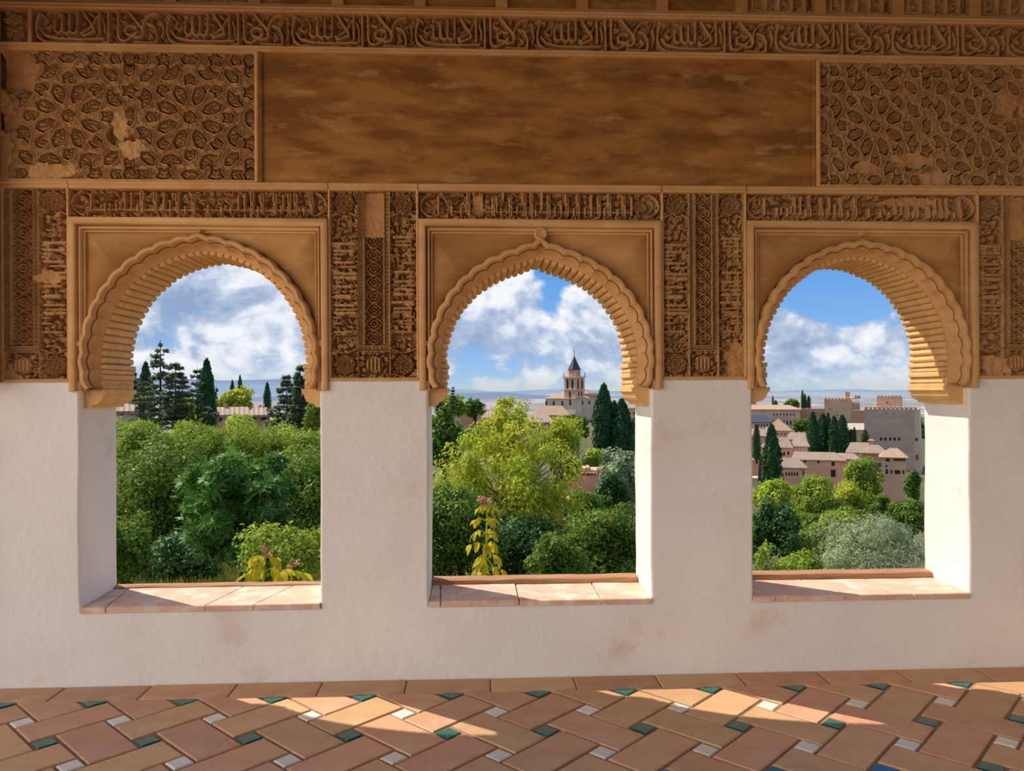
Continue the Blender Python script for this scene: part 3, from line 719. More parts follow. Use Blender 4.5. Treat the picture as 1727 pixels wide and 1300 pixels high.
KUFIC_B = [(240, 170, 432, 0), (430, 320, 440, 0), (560, 340, 430, 0), (630, 290, 380, 0), (665, 110, 432, 1), (745, 110, 385, 0), (845, 130, 432, 1), (1020, 190, 445, 1), (1065, 190, 400, 0), (1130, 350, 440, 0), (1160, 110, 200, 0), (1265, 180, 445, 1), (1360, 320, 400, 0),
           (1432, 110, 240, 0), (1470, 110, 440, 1), (1560, 110, 445, 1), (1625, 380, 445, 0), (1712, 110, 340, 0)] + [(x + 1570, a, b, dd) for x, a, b, dd in
           [(240, 150, 440, 1), (330, 330, 440, 0), (420, 300, 430, 0), (500, 130, 440, 1), (600, 340, 440, 0), (660, 120, 440, 1), (760, 330, 430, 0), (850, 140, 440, 0), (960, 150, 440, 1), (1040, 340, 440, 0), (1110, 120, 440, 1), (1230, 350, 430, 0), (1320, 150, 440, 1), (1430, 170, 430, 0)]]
def letters(h, spec, rot, u0, u1, v0, v1, H=0.033, flip=False, uspan=3380.0):
    """upright strokes standing on a base line, with knots, feet and short letters; rot lays the line of writing up the pier"""
    def m(u, v):
        a = u0 + (u1 - u0) * u / uspan; b = v0 + (v1 - v0) * (450 - v) / 340.0
        return (a, b) if not rot else ((b, a) if flip else (v0 + v1 - b, a))
    for k, (x, a, b, dd) in enumerate(spec):
        w = 0.0074
        if dd:
            mid = (a + b) / 2; h.stroke([m(x - 15, a), m(x - 15, mid - 22), m(x + 15, mid + 12), m(x + 15, b)], .006, H); h.stroke([m(x + 15, a), m(x + 15, mid - 22), m(x - 15, mid + 12), m(x - 15, b - 14)], .006, H * .93)
        else: h.stroke([m(x, a), m(x, b)], w, H)
        h.stroke([m(x - 24, a + 6), m(x, a - 16), m(x + 24, a + 8)], .0036, H * .9)
        if k + 1 < len(spec):
            x2 = spec[k + 1][0]
            if x2 - x < 190: h.stroke([m(x, 392), m(x2, 392)], .0048, H * .95)
            if (k * 7) % 3 == 0: h.stroke([m(x + 20, 392), m(x + 48, 345), m(x + 76, 392)], .0042, H * .9)
            elif (k * 7) % 3 == 1: h.stroke([m(x - 10, 430), m(x + 30, 440), m(x + 60, 405)], .0042, H * .9)
def kufic_band(i):
    xc, fh, hw = WIN[i]; x0, x1 = xc - fh - 0.004, xc + fh + 0.004
    t = trim('band of angular carved lettering above the ' + ['left', 'middle', 'right'][i] + ' arch', 'stucco frieze')
    z0, z1 = 2.548, 2.702
    h = HF(x0, x1, z0, z1); h.arabesque(60 + i, .026, .030)
    L = x1 - x0
    letters(h, KUFIC_B if i == 1 else KUFIC_A, False, 0.02, L - 0.02, 0.022, 0.148)
    for q in range(3):       # interlaced knot near the start and lobed ends
        h.stroke([(0.13 + q * .012, 0.13), (0.165 + q * .012, 0.095), (0.20 + q * .012, 0.13)], .0035, .033)
    for sx in (0.012, L - 0.012):
        s = 1 if sx < .5 else -1
        h.stroke([(sx, .075), (sx + s * .012, .045), (sx + s * .04, .022), (sx + s * .07, .014)], .005, .032); h.stroke([(sx, .075), (sx + s * .012, .105), (sx + s * .035, .13), (sx + s * .06, .142)], .005, .032)
    if i == 2: h.wear(0.98, .115, .17, .03, .026, 3)
    if i == 1: h.wear(0.33, .08, .035, .06, .022, 4)
    h.rough(70 + i, .0014); h.build('carved_lettering', M['stucco'], t, 0.030)
    moulding(t, x0, x1, 2.700, 2.741, -0.014)
for i in range(3): kufic_band(i)

def medallion(root, x, z, r, kind=0):
    h = HF(-r * 1.12, r * 1.12, -r * 1.12, r * 1.12, 0.0026); U, V = h.U - r * 1.12, h.V - r * 1.12; d = np.hypot(U, V); a = np.arctan2(V, U)
    lob = r * (1 + .055 * np.cos(8 * a)); mask = np.clip((lob - d) / .003, 0, 1)
    if kind == 0: pat = .5 + .5 * np.cos(d / r * 21 + 1.2 * np.cos(8 * a)) * np.cos(8 * a + d / r * 6)
    else: pat = np.where(np.abs(V) < r * .62, .5 + .5 * np.sign(np.sin(U / r * 15 + .35 * np.sin(V / r * 6))), .35)
    rim = np.clip(1 - np.abs(d - lob * .93) / .004, 0, 1)
    h.h = mask * np.maximum(.014 + .017 * pat, .036 * rim)
    keep = (mask > 0).ravel(); Vv = np.stack([U, -0.0025 + (0.033 - h.h) * CARVE, V], -1).reshape(-1, 3); Fq = grid_faces(h.nv, h.nu); Fq = Fq[keep[Fq].any(1)]
    used = np.unique(Fq); mp = -np.ones(len(Vv), int); mp[used] = np.arange(len(used))
    link('medallion', mesh_np('medallion', Vv[used], mp[Fq], True), M['stucco'], root, (x, 0, z))

def rope(h, x0, x1, z0, z1, H=0.030):
    """twisted cord carved along a narrow strip"""
    W = h.win(x0, x1, z0, z1)
    if W is None: return
    U, V = h.U[W], h.V[W]; w = min(x1 - x0, z1 - z0)
    h.h[W] = H - .009 * (.5 + .5 * np.sign(np.sin((U + V) * 2 * math.pi / .0145) * np.sin((U - V) * 2 * math.pi / .0145)))
    for e in ((x0, z0, x0, z1), (x1, z0, x1, z1), (x0, z0, x1, z0), (x0, z1, x1, z1)): h.stroke([(e[0], e[1]), (e[2], e[3])], .003, H + .003)
def lattice(h, x0, x1, z0, z1, H=0.030):
    W = h.win(x0, x1, z0, z1); U, V = h.U[W] - (x0 + x1) / 2, h.V[W]; w = x1 - x0
    h.h[W] = .004
    n = max(2, round((z1 - z0) / (w * .85))); p = (z1 - z0) / n; c = (x0 + x1) / 2
    for k in range(n):
        b = z0 + (k + .5) * p
        for s in (-1, 1):
            h.stroke([(c + s * w * .44 * math.sin(math.pi * q / 12), b - p / 2 + p * q / 12) for q in range(13)], .0036, H)
            h.stroke([(c + s * w * .5, b - p * .3), (c + s * w * .22, b), (c + s * w * .5, b + p * .3)], .003, H * .92)
            h.stroke([(c + s * w * .1, b - p * .5), (c + s * w * .36, b - p * .36), (c + s * w * .46, b - p * .5)], .003, H * .9)
        pts = [(c + w * .2 * math.cos(q * math.pi / 5), b + w * .2 * math.sin(q * math.pi / 5)) for q in range(11)]; h.stroke(pts, .0034, H)
        for q in range(6): h.disc(c + w * .2 * math.cos(q * math.pi / 3), b + w * .2 * math.sin(q * math.pi / 3), .0045, H)
        h.disc(c, b, .006, H)
def pier(label, x0, x1, left_band, right_band, cut=0.0, plain=None, worn=()):
    """carved pier: lettering bands either side of a corded strip with a fine lattice"""
    t = trim(label, 'stucco panel'); z0, z1 = 1.664, 2.702; h = HF(x0, x1, z0, z1, 0.0031 if x0 < 3.3 else 0.0055)
    h.arabesque(int(abs(x0) * 100), .0305, .0275, .005); L = x1 - x0; Zr = 0.155
    bands = []
    bw = 0.152
    if left_band: bands.append((0.012, bw)); 
    if right_band: bands.append((L - bw, L - 0.012)) if cut == 0 else bands.append((cut - bw, cut - .012))
    for k, (a, b) in enumerate(bands):
        letters(h, (KUFIC_B, KUFIC_A)[k % 2][:24], True, 0.20, 0.86, a + .006, b - .006, .033, flip=(k % 2 == 0), uspan=2700.0)
        for e in (a - .004, b + .004): h.stroke([(e, .0), (e, z1 - z0)], .0042, .034)
        for q in (Zr + .012, .90): h.stroke([(a, q), ((a + b) / 2, q + (.03 if q > .5 else -.03)), (b, q)], .0045, .033)
    # corded strip with lattice between the bands
    xa = bw + .008 if left_band else 0.01; xb = (L if cut == 0 else cut) - bw - .008 if right_band else (L - .005 if not cut else cut)
    if xb - xa > .05:
        rope(h, xa, xa + .026, Zr + .0, z1 - z0 - .004); rope(h, xb - .026, xb, Zr, z1 - z0 - .004); rope(h, xa, xb, Zr - .002, Zr + .026)
        m0, m1 = xa + .032, xb - .032; h.stroke([(m0, Zr + .035), (m0, z1 - z0 - .01)], .004, .034); h.stroke([(m1, Zr + .035), (m1, z1 - z0 - .01)], .004, .034)
        lattice(h, m0 + .006, m1 - .006, Zr + .036, z1 - z0 - .01)
        if plain:
            W = h.win(m0 - .002, m1 + .002, plain - z0, z1 - z0 - .012); h.h[W] = .021 + .004 * np.sin(h.V[W] * 9)
    if cut: rope(h, cut + .006, cut + .03, Zr, 1.03); W = h.win(cut + .034, L, Zr + .2, z1 - z0); lattice(h, cut + .04, min(L - .01, cut + .13), Zr + .036, z1 - z0 - .2)
    h.stroke([(0.004, 0.004), (L - .004, .004)], .005, .03)
    for (a, b, ra, rb, lv) in worn: h.wear(a - x0, b - z0, ra, rb, lv, int(b * 50))
    spots = [((a + b) / 2, 2.635 - z0, .062) for a, b in bands] + [((a + b) / 2, 1.742 - z0, .064) for a, b in bands if not any(math.hypot((x0 + (a + b) / 2 - q[0]) / q[2], (1.745 - q[1]) / q[3]) < 1 for q in worn)] + ([((xa + xb) / 2, 1.742 - z0, .056)] if xb - xa > .05 else [])
    for (a, b, r_) in spots: h.hole(a, b, r_)               # sunk beds for the medallions
    h.rough(int(abs(x0) * 33), .0015); h.build('carved_ground', M['stucco'], t, 0.030)
    for k, (a, b) in enumerate(bands):
        xm = x0 + (a + b) / 2; medallion(t, xm, 2.635, .056); 
        if not any(math.hypot((xm - q[0]) / q[2], (1.745 - q[1]) / q[3]) < 1 for q in worn): medallion(t, xm, 1.742, .058)
    if xb - xa > .05: medallion(t, x0 + (xa + xb) / 2, 1.742, .05, 1)
    vmoulding(t, x0 - .004, x0 + .008, z0 - .004, z1, -.010); vmoulding(t, x1 - .008, x1 + .004, z0 - .004, z1, -.010); moulding(t, x0, x1, 1.652, 1.668, -.008)
    moulding(t, x0 - .004, x1 + .004, 2.700, 2.741, -0.014)
pier('carved pier at the left end, beside the left arch', -2.546, -2.196, False, True, worn=[(-2.30, 2.22, .08, .04, .03), (-2.5, 1.70, .06, .06, .028)])
pier('carved pier between the left and middle arches, with a plain inset slab', WIN[0][0] + WIN[0][1] + .004, WIN[1][0] - WIN[1][1] - .004, True, True, plain=2.45)
pier('carved pier between the middle and right arches, worn at its lower right', WIN[1][0] + WIN[1][1] + .004, WIN[2][0] - WIN[2][1] - .004, True, True, worn=[(1.50, 1.74, .085, .15, .026)])
pier('carved pier to the right of the right arch', WIN[2][0] + WIN[2][1] + .004, 3.36, True, True, plain=2.45, worn=[(3.0, 1.72, .1, .07, .027)])
pier('carved pier at the far right end of the wall', 3.375, 3.865, True, True)

# ================================================================== outside
def lerp_tab(tab, x):
    xs = [p[0] for p in tab]; return float(np.interp(x, xs, [p[1] for p in tab]))
T_MID = [(0.4, -1.4), (6, -1.6), (10, -2.0), (18, -3.6), (30, -6), (60, -11), (120, -25), (200, -37), (250, -39), (290, -37), (330, -34), (420, -24), (600, -20), (800, -30), (1100, -60), (1800, -95), (4000, -120), (9000, -120), (20000, -120)]
T_LEFT = [(0.4, -1.4), (6, -1.45), (10, -1.6), (18, -2.0), (30, -2.4), (60, -3.4), (110, -4.6), (160, -8), (250, -20), (420, -30), (600, -40), (800, -50), (1100, -70), (1800, -95), (4000, -120), (20000, -120)]
def tz(x, y):
    a = x / (y + DIST + 3); k = min(1, max(0, (-0.10 - a) / 0.09)); k = k * k * (3 - 2 * k)
    return lerp_tab(T_LEFT, y) * k + lerp_tab(T_MID, y) * (1 - k)

M['soil'] = material('garden_ground', (0.13, 0.115, 0.045), (0.08, 0.095, 0.025), 0.95, 0.35, c3=(0.17, 0.135, 0.07), c3scale=0.05, c3pos=(0.5, 0.65), bump=0.3, bscale=3, bdist=0.1)
M['plain'] = material('distant_plain', (0.30, 0.25, 0.19), (0.16, 0.17, 0.10), 0.95, 0.0022, stretch=(1, 0.35, 1), detail=10, c3=(0.48, 0.43, 0.38), c3scale=0.004, c3pos=(0.52, 0.62))
M['mount'] = material('distant_mountain', (0.13, 0.125, 0.12), (0.08, 0.09, 0.08), 0.95, 0.0006, detail=10, c3=(0.17, 0.155, 0.14), c3scale=0.0012)

def ground():
    ys = list(np.concatenate([np.linspace(0.45, 30, 40), np.geomspace(32, 1100, 60)])); ts = np.linspace(-1.1, 1.1, 110); V = []
    for y in ys:
        for t in ts:
            x = t * (y + 9); z = tz(x, y); a = min(2.5, y * .01)
            V.append((x, y, z + a * mnoise.noise(Vector((x, y, 0)) * (0.25 / (1 + y * .02))) - (0.0 if y > 1 else 0)))
    o = link('ground', mesh_np('ground', V, grid_faces(len(ys), len(ts)), True), M['soil']); tag(o, 'garden terrace and wooded slope falling away below the windows', 'ground', kind='structure')
    ys = list(np.geomspace(1080, 26000, 60)); V = []
    for y in ys:
        for t in ts:
            x = t * y; z = tz(x, y) + (0 if y < 3000 else 60 * max(0, mnoise.noise(Vector((x, y, 5)) * 0.0003)) * min(1, (y - 3000) / 5000)) - 1.0
            V.append((x, y, z))
    o = link('ground_plain', mesh_np('ground_plain', V, grid_faces(len(ys), len(ts)), True), M['plain']); tag(o, 'pale hazy plain stretching to the hills behind the church', 'plain', kind='structure')
ground()
def mountains(name, label, Y, prof, amp, seed, fr):
    """a mountain ridge; prof gives the pixel height of its skyline against pixel x"""
    xs = np.linspace(-400, 2300, 220); V = []; D = 9
    for j in range(D):
        for px in xs:
            py = float(np.interp(px, [p[0] for p in prof], [p[1] for p in prof])); top = at(px, py, Y)
            f = 1 - abs(j - 5) / 5 if j <= 5 else 1 - (j - 5) / 3.2
            x = top[0]; z = -140 + (top[2] + 140) * max(0, f) ** .8
            n = mnoise.fractal(Vector((x * fr, j * .6, seed)), 1.0, 2.0, 5) * amp
            V.append((x, Y + (j - 5) * Y * .035, z + n * (.35 + f)))
    o = link(name, mesh_np(name, V, grid_faces(D, len(xs)), True), M['mount']); tag(o, label, 'mountain', kind='structure')
mountains('mountain_range', 'long blue mountain range on the horizon', 24000, [(-400, 642), (200, 640), (360, 640), (560, 642), (740, 655), (850, 660), (960, 656), (1060, 664), (1300, 660), (1420, 656), (1560, 658), (2300, 660)], 60, 3, .0003)
mountains('foothills', 'low dusty foothills across the plain, left of the church', 11000, [(-400, 676), (300, 672), (600, 668), (740, 664), (830, 662), (905, 668), (960, 672), (1060, 668), (1300, 670), (1500, 672), (2300, 672)], 22, 9, .0006)

# haze over the far plain: a real, thin scattering volume
def haze():
    m = bpy.data.materials.new('far_haze'); m.use_nodes = True; nt = m.node_tree; nt.nodes.clear()
    out = nt.nodes.new('ShaderNodeOutputMaterial'); vs = nt.nodes.new('ShaderNodeVolumeScatter'); vs.inputs['Color'].default_value = (0.14, 0.36, 1.0, 1); vs.inputs['Density'].default_value = 0.00013; vs.inputs['Anisotropy'].default_value = 0.0
    nt.links.new(vs.outputs[0], out.inputs['Volume'])
    o = MB().box(-30000, 30000, 3000, 26500, -200, 120).build('haze', m); tag(o, 'blue haze lying over the distant plain and mountains', 'haze', kind='stuff')
haze()

# ------------------------------------------------------------------ leaves
def leaf_mat(name, c1, c2, trans=0.3, rough=0.55, isl=0.3, spec=0.18): return material(name, c1, c2, rough, 0.9, island=isl, trans=trans, spec=spec, contrast=(.3, .7))
LM = {
 'walnut': leaf_mat('leaf_yellow_green', (0.630, 0.630, 0.049), (0.350, 0.455, 0.038), .42),
 'fresh': leaf_mat('leaf_fresh_green', (0.37, 0.48, 0.05), (0.22, 0.33, 0.035), .38),
 'mid': leaf_mat('leaf_mid_green', (0.19, 0.30, 0.032), (0.10, 0.185, 0.022), .32),
 'deep': leaf_mat('leaf_deep_green', (0.096, 0.201, 0.038), (0.056, 0.123, 0.032), .3, .5, .3, .25),
 'glossy': leaf_mat('leaf_glossy_green', (0.131, 0.298, 0.038), (0.070, 0.175, 0.035), .38, .5, .3, .25),
 'olive': leaf_mat('leaf_silver_olive', (0.473, 0.542, 0.298), (0.298, 0.367, 0.175), .3, .5, .25),
 'cypress': leaf_mat('leaf_cypress', (0.061, 0.149, 0.042), (0.032, 0.088, 0.032), .25, .7, .3, .15),
 'cedar': leaf_mat('leaf_cedar', (0.26, 0.31, 0.17), (0.16, 0.20, 0.11), .38, .7, .3, .15),
 'yellow': leaf_mat('leaf_bright_yellow', (0.60, 0.52, 0.02), (0.42, 0.42, 0.025), .5, .45, .22),
 'lime': leaf_mat('leaf_lime', (0.525, 0.630, 0.052), (0.385, 0.490, 0.052), .4),
 'grass': leaf_mat('grass_blade', (0.30, 0.30, 0.07), (0.20, 0.23, 0.05), .3),
 'flower': leaf_mat('red_flower', (0.60, 0.06, 0.03), (0.5, 0.12, 0.06), .3),
 'pinkflower': leaf_mat('pink_flower', (0.62, 0.30, 0.20), (0.5, 0.24, 0.16), .3),
 'dryleaf': leaf_mat('palm_leaf', (0.30, 0.26, 0.06), (0.14, 0.20, 0.05), .25)}
M['bark'] = material('bark', (0.12, 0.085, 0.055), (0.07, 0.05, 0.035), 0.9, 6, bump=0.4, bscale=20, bdist=.02)
M['twig'] = material('pale_twig', (0.36, 0.30, 0.22), (0.26, 0.21, 0.15), 0.85, 6)

def leaves(n, pos, nrm, size, aspect, rng, fold=.25, tang=None):
    """n folded leaf blades; pos, nrm (n,3)"""
    nrm = nrm / (np.linalg.norm(nrm, axis=1, keepdims=True) + 1e-9)
    t = rng.normal(size=(n, 3)) if tang is None else tang + rng.normal(size=(n, 3)) * .35
    t -= nrm * (t * nrm).sum(1, keepdims=True); t /= np.linalg.norm(t, axis=1, keepdims=True) + 1e-9
    b = np.cross(nrm, t); L = size * rng.uniform(.65, 1.25, (n, 1)); W = L * aspect
    V = np.empty((n, 4, 3)); V[:, 0] = pos; V[:, 1] = pos + t * L * .5 + b * W * .5 - nrm * L * fold * .2; V[:, 2] = pos + t * L - nrm * L * fold * .5; V[:, 3] = pos + t * L * .5 - b * W * .5 - nrm * L * fold * .2
    return V.reshape(-1, 3)
def quads(n): return np.arange(n * 4).reshape(n, 4)
def rand_dirs(n, rng):
    d = rng.normal(size=(n, 3)); return d / np.linalg.norm(d, axis=1, keepdims=True)
def crown(rx, ry, rz, n, size, aspect, seed, lumps=30, lump=.34, up=.35, core=.12, droop=0.0, flat_bottom=0.0, whorl=False):
    """lumpy crown of n leaves round the origin"""
    rng = np.random.default_rng(seed); R = np.array([rx, ry, rz])
    ld = rand_dirs(lumps, rng); 
    if flat_bottom: ld[:, 2] = np.abs(ld[:, 2]) * (1 - flat_bottom) + ld[:, 2] * flat_bottom
    lc = ld * R * rng.uniform(.38, .88, (lumps, 1)); lr = lump * rng.uniform(.5, 1.35, lumps)
    k = rng.integers(0, lumps, n); d = rand_dirs(n, rng); rr = rng.uniform(.12, 1.15, (n, 1)) ** .5
    p = lc[k] + d * R * lr[k][:, None] * rr
    m = int(n * core); p[:m] = rand_dirs(m, rng) * R * rng.uniform(.2, .75, (m, 1))
    nrm = d * .75 + p / R * .35 + rng.normal(size=(n, 3)) * .45 + np.array([0, 0, up])
    tang = d * .6 + np.array([0, 0, -droop])
    if whorl:                                    # leaves set in rosettes of nine
        k = n // 9 * 9; q = np.repeat(np.arange(k // 9), 9); c = np.arange(k) % 9 * (2 * math.pi / 9)
        ax = nrm[:k:9] / np.linalg.norm(nrm[:k:9], axis=1, keepdims=True); e1 = np.cross(ax, [.3, .1, .9]); e1 /= np.linalg.norm(e1, axis=1, keepdims=True); e2 = np.cross(ax, e1)
        tang[:k] = (e1[q] * np.cos(c)[:, None] + e2[q] * np.sin(c)[:, None]) * 1.6 + ax[q] * .7; p[:k] = p[:k:9][q]; nrm[:k] = ax[q] * 1.2 - tang[:k] * .35 + ax[q] * .3
    return leaves(n, p, nrm, size, aspect, rng, tang=tang)
TREES = {}
def foliage(key, fn):
    if key not in TREES:
        V = fn(); TREES[key] = mesh_np('foliage', V, quads(len(V) // 4))
    return TREES[key]

def scale_at(Y): return (Y + DIST) / F
def tree(name, label, cat, px, ptop, pbot, hw, Y, mat, n, size, aspect=.45, seed=1, group=None, depth=None, trunk=.06, up=.35, lumps=30, lump=.34, core=.12, branches=5, droop=0., flat=0., base=None, pale=False, whorl=False):
    """broadleaf tree or bush whose crown spans the given pixels at depth Y"""
    s = scale_at(Y); c = at(px, (ptop + pbot) / 2, Y); rx, rz = hw * s, (pbot - ptop) / 2 * s; ry = depth if depth else rx
    gz = tz(c[0], c[1]) if base is None else base; gz = min(gz, c[2] - rz * .6)
    root = empty(name, (c[0], c[1], gz)); tag(root, label, cat, group)
    f = link('foliage', mesh_np('foliage', crown(rx / .98, ry, rz / .98, n, size, aspect, seed, lumps, lump, up, core, droop, flat, whorl), quads(n)), LM[mat], root, (0, 0, c[2] - gz))
    if trunk:
        mb = MB(); h = c[2] - gz; r = random.Random(seed)
        mb.tube([(0, 0, -.1), (.04 * h, 0, h * .45), (0, .02, h)], [trunk * 1.3, trunk, trunk * .7], 7)
        tk = mb.build('trunk', M['bark'], root, True)
        for k in range(branches):
            a = r.uniform(0, 6.28); e = r.uniform(.2, 1.0); z0 = h * r.uniform(.55, .95); q = (rx * .75 * math.cos(a) * (1 - e * .4), ry * .75 * math.sin(a) * (1 - e * .4), h + rz * (e - .35) * .9)
            p0 = Vector((0, 0, z0)); p2 = Vector(q); mid = p0.lerp(p2, .5) + Vector((r.uniform(-.1, .1) * rx, 0, .12 * rz))
            MB().tube([p0, mid, p2], [trunk * .55, trunk * .35, trunk * .14], 5).build('branch', M['twig' if pale else 'bark'], tk, True)
    return root

def cypress_mesh(seed, n=2600, round_=.5):
    """column of unit height and unit half width"""
    def fn():
        rng = np.random.default_rng(seed); z = rng.uniform(0, 1, n) ** .8; a = rng.uniform(0, 2 * math.pi, n)
        prof = np.clip(np.minimum(1, (1 - z) * 2.6) ** round_ * (.72 + .28 * np.minimum(1, z * 6)) * (1 - .2 * z), 0, 1)
        lump = 1 + .13 * np.sin(a * 3 + z * 19 + seed) + .09 * np.sin(a * 5 - z * 31)
        r = prof * lump * rng.uniform(.62, 1.0, n)
        p = np.stack([r * np.cos(a), r * np.sin(a), z], 1); nr = np.stack([np.cos(a), np.sin(a), np.full(n, .25)], 1) + rng.normal(size=(n, 3)) * .4
        tg = np.stack([np.cos(a) * .9, np.sin(a) * .9, np.full(n, .55)], 1); V = leaves(n, p, nr, 1.0, .55, rng, tang=tg).reshape(n, 4, 3)
        V = p[:, None] + (V - p[:, None]) * np.array([.26, .26, .062]); return V.reshape(-1, 3)
    return foliage(('cypress', seed, n, round_), fn)
def cypress(label, px, ptop, pbot, hw, Y, seed=1, n=2600, round_=.5, group=None):
    s = scale_at(Y); b = at(px, pbot, Y); H = (pbot - ptop) * s
    root = empty('cypress_tree', (b[0], b[1], b[2])); tag(root, label, 'cypress', group)
    o = link('foliage', cypress_mesh(seed, n, round_), LM['cypress'], root); w = hw * s / .88
    # leaf blades stay in proportion: the unit column is stretched to height and width
    o.scale = (w, w, H); o.rotation_euler = (0, 0, seed * 1.7 + px)
    MB().tube([(0, 0, -max(1.0, H * .12)), (0, 0, H * .3)], [w * .25, w * .15], 6).build('trunk', M['bark'], root, True)
    # an inner body so that the column reads solid
    zs = np.linspace(0.0, .97, 14); V = []
    for z in zs:
        q = min(1, (1 - z) * 2.6) ** round_ * (.72 + .28 * min(1, z * 6)) * (1 - .2 * z) * .66
        V.append([(q * math.cos(t) * w, q * math.sin(t) * w, z * H) for t in np.linspace(0, 6.283, 10, endpoint=False)])
    link('inner_crown', mesh_np('inner_crown', np.array(V), grid_faces(14, 10, True), True), LM['cypress'], root)
    return root

def conifer(label, px, ptop, pbot, hw, Y, seed, layers=13, mat='cedar', n_per=170, flat=.25, bare=.1, cat='cedar', name='cedar_tree', lean=0.0, gap=.0):
    """layered conifer: whorls of flat sprays round a straight trunk"""
    s = scale_at(Y); b = at(px, pbot, Y); H = (pbot - ptop) * s; W = hw * s; rng = np.random.default_rng(seed); r = random.Random(seed)
    root = empty(name, (b[0], b[1], b[2])); tag(root, label, cat)
    MB().tube([(0, 0, -H * .15), (lean * W * .5, 0, H * .5), (lean * W, 0, H * .99)], [H * .018, H * .012, H * .003], 6).build('trunk', M['bark'], root, True)
    P = []; T = []; br = MB()
    for k in range(layers):
        z = bare + (1 - bare) * (k + .5 * r.random()) / layers; rad = W * (1 - z) ** .7 * r.uniform(.75, 1.15) + W * .07
        nb = 6 if k < layers * .7 else 5
        for q in range(nb):
            if r.random() < gap: continue
            a = r.uniform(0, 6.283); L = rad * r.uniform(.6, 1.1); m = max(8, int(n_per * (L / W + .15)))
            u = rng.uniform(.1, 1, m) ** .7; side = rng.normal(size=m) * .26 * L * (1 - .5 * u)
            dz = -.12 * L * u + rng.normal(size=m) * H * .008 + .06 * L * (u > .8)
            x = np.cos(a) * u * L - np.sin(a) * side; y = np.sin(a) * u * L + np.cos(a) * side
            P.append(np.stack([x + lean * W * z, y, z * H + dz], 1)); T.append(np.tile([math.cos(a), math.sin(a), -.1], (m, 1)))
            br.tube([(lean * W * z, 0, z * H), (lean * W * z + math.cos(a) * L * .9, math.sin(a) * L * .9, z * H - .1 * L)], [H * .004, H * .0015], 4, False)
    P = np.concatenate(P); T = np.concatenate(T); n = len(P)
    V = leaves(n, P, rng.normal(size=(n, 3)) * .45 + np.array([0, 0, 1.0]), H * .04, .55, rng, tang=T)
    link('foliage', mesh_np('foliage', V, quads(n)), LM[mat], root); br.build('branchwork', M['bark'], root)['kind'] = 'stuff'
    return root

# ------------------------------------------------------------------ garden and slope planting
# left window
tree('leafy_bush', 'big dome of whorled glossy leaves in the middle of the left window', 'bush', 408, 742, 985, 108, 8.5, 'glossy', 18000, .15, .28, 11, lumps=70, lump=.2, up=.5, core=.2, depth=1.1, whorl=True)
tree('garden_tree', 'dark shaded tree filling the left side of the left window', 'tree', 262, 715, 985, 88, 12.5, 'mid', 24000, .088, .5, 12, lumps=55, lump=.26, core=.25)
tree('garden_tree', 'green tree against the right jamb of the left window', 'tree', 520, 735, 960, 85, 12.0, 'mid', 24000, .078, .5, 13, lumps=50, lump=.27, core=.25)
tree('garden_tree', 'shady tree behind the big glossy bush', 'tree', 400, 770, 985, 130, 15.5, 'deep', 14000, .12, .5, 14, lumps=50, lump=.28, core=.3)
for k, (px, pt, pb, hw, Y, lab) in enumerate([(232, 695, 800, 62, 21, 'light green treetop touching the left jamb of the left window'), (330, 702, 810, 70, 22, 'light green treetop below the tallest cedar'), (432, 706, 815, 75, 23, 'light green treetop below the farmhouse roof'), (528, 712, 815, 62, 22, 'light green treetop below the grey cedar on the right')]):
    tree('garden_tree', lab, 'tree', px, pt, pb, hw, Y, 'fresh', 16000, .1, .5, 20 + k, group='light green treetops beyond the garden', lumps=45, lump=.28, core=.2)
tree('flowering_shrub', 'small leaved shrub with pink blooms at the lower right of the left window', 'shrub', 478, 868, 995, 82, 5.2, 'fresh', 6500, .062, .55, 31, lumps=36, lump=.3, depth=.45, trunk=.02, core=.2)
tree('garden_shrub', 'dark shrub at the foot of the left jamb of the left window', 'shrub', 205, 850, 1000, 48, 6.2, 'mid', 5500, .07, .5, 32, lumps=26, lump=.32, depth=.5, trunk=.02, core=.2)
tree('garden_shrub', 'low dark shrub between the shaded tree and the glossy bush', 'shrub', 300, 895, 1000, 95, 9.6, 'deep', 9000, .08, .5, 34, lumps=40, lump=.26, trunk=.02, core=.25)
tree('garden_shrub', 'low shrub in the gap between the two dark trees of the middle window', 'shrub', 940, 890, 1010, 62, 9.8, 'mid', 7000, .075, .5, 35, lumps=36, lump=.26, trunk=.02, core=.25)
tree('garden_shrub', 'yellow acacia shrub in front of the farmhouse', 'shrub', 405, 698, 735, 26, 40, 'lime', 2600, .30, .4, 33, trunk=.1)
cypress('rounded dark cypress partly hidden by the left arch foot', 216, 621, 690, 17, 120, 1, 2600, .35)
cypress('slender cypress behind the cedars at the left', 246, 616, 712, 13, 95, 2, 2600, .8)
cypress('tall dark double-pointed cypress among the cedars', 349, 612, 735, 15, 88, 3, 3200, .7)
cypress('small cypress tip left of the round yellowish tree', 392, 643, 690, 5, 190, 4, 1200, .7)
cypress('thin cypress rising above the round yellowish tree', 405, 635, 690, 5, 190, 5, 1200, .7)
cypress('lone cypress at the right end of the farmhouse', 451, 647, 700, 6.5, 150, 6, 1500, .7)
conifer('tallest cedar, open and layered, in the left window', 271, 574, 725, 38, 84, 41, 14, n_per=130, gap=.38)
conifer('dense grey-green cedar just right of the tallest cedar', 296, 611, 735, 38, 80, 42, 15, n_per=190)
conifer('pale cedar below the slender cypress at the left', 243, 640, 725, 30, 78, 43, 9, n_per=170)
conifer('thin cedar with a bare dark trunk beside the double-pointed cypress', 333, 620, 735, 30, 82, 44, 8, gap=.45, bare=.3)
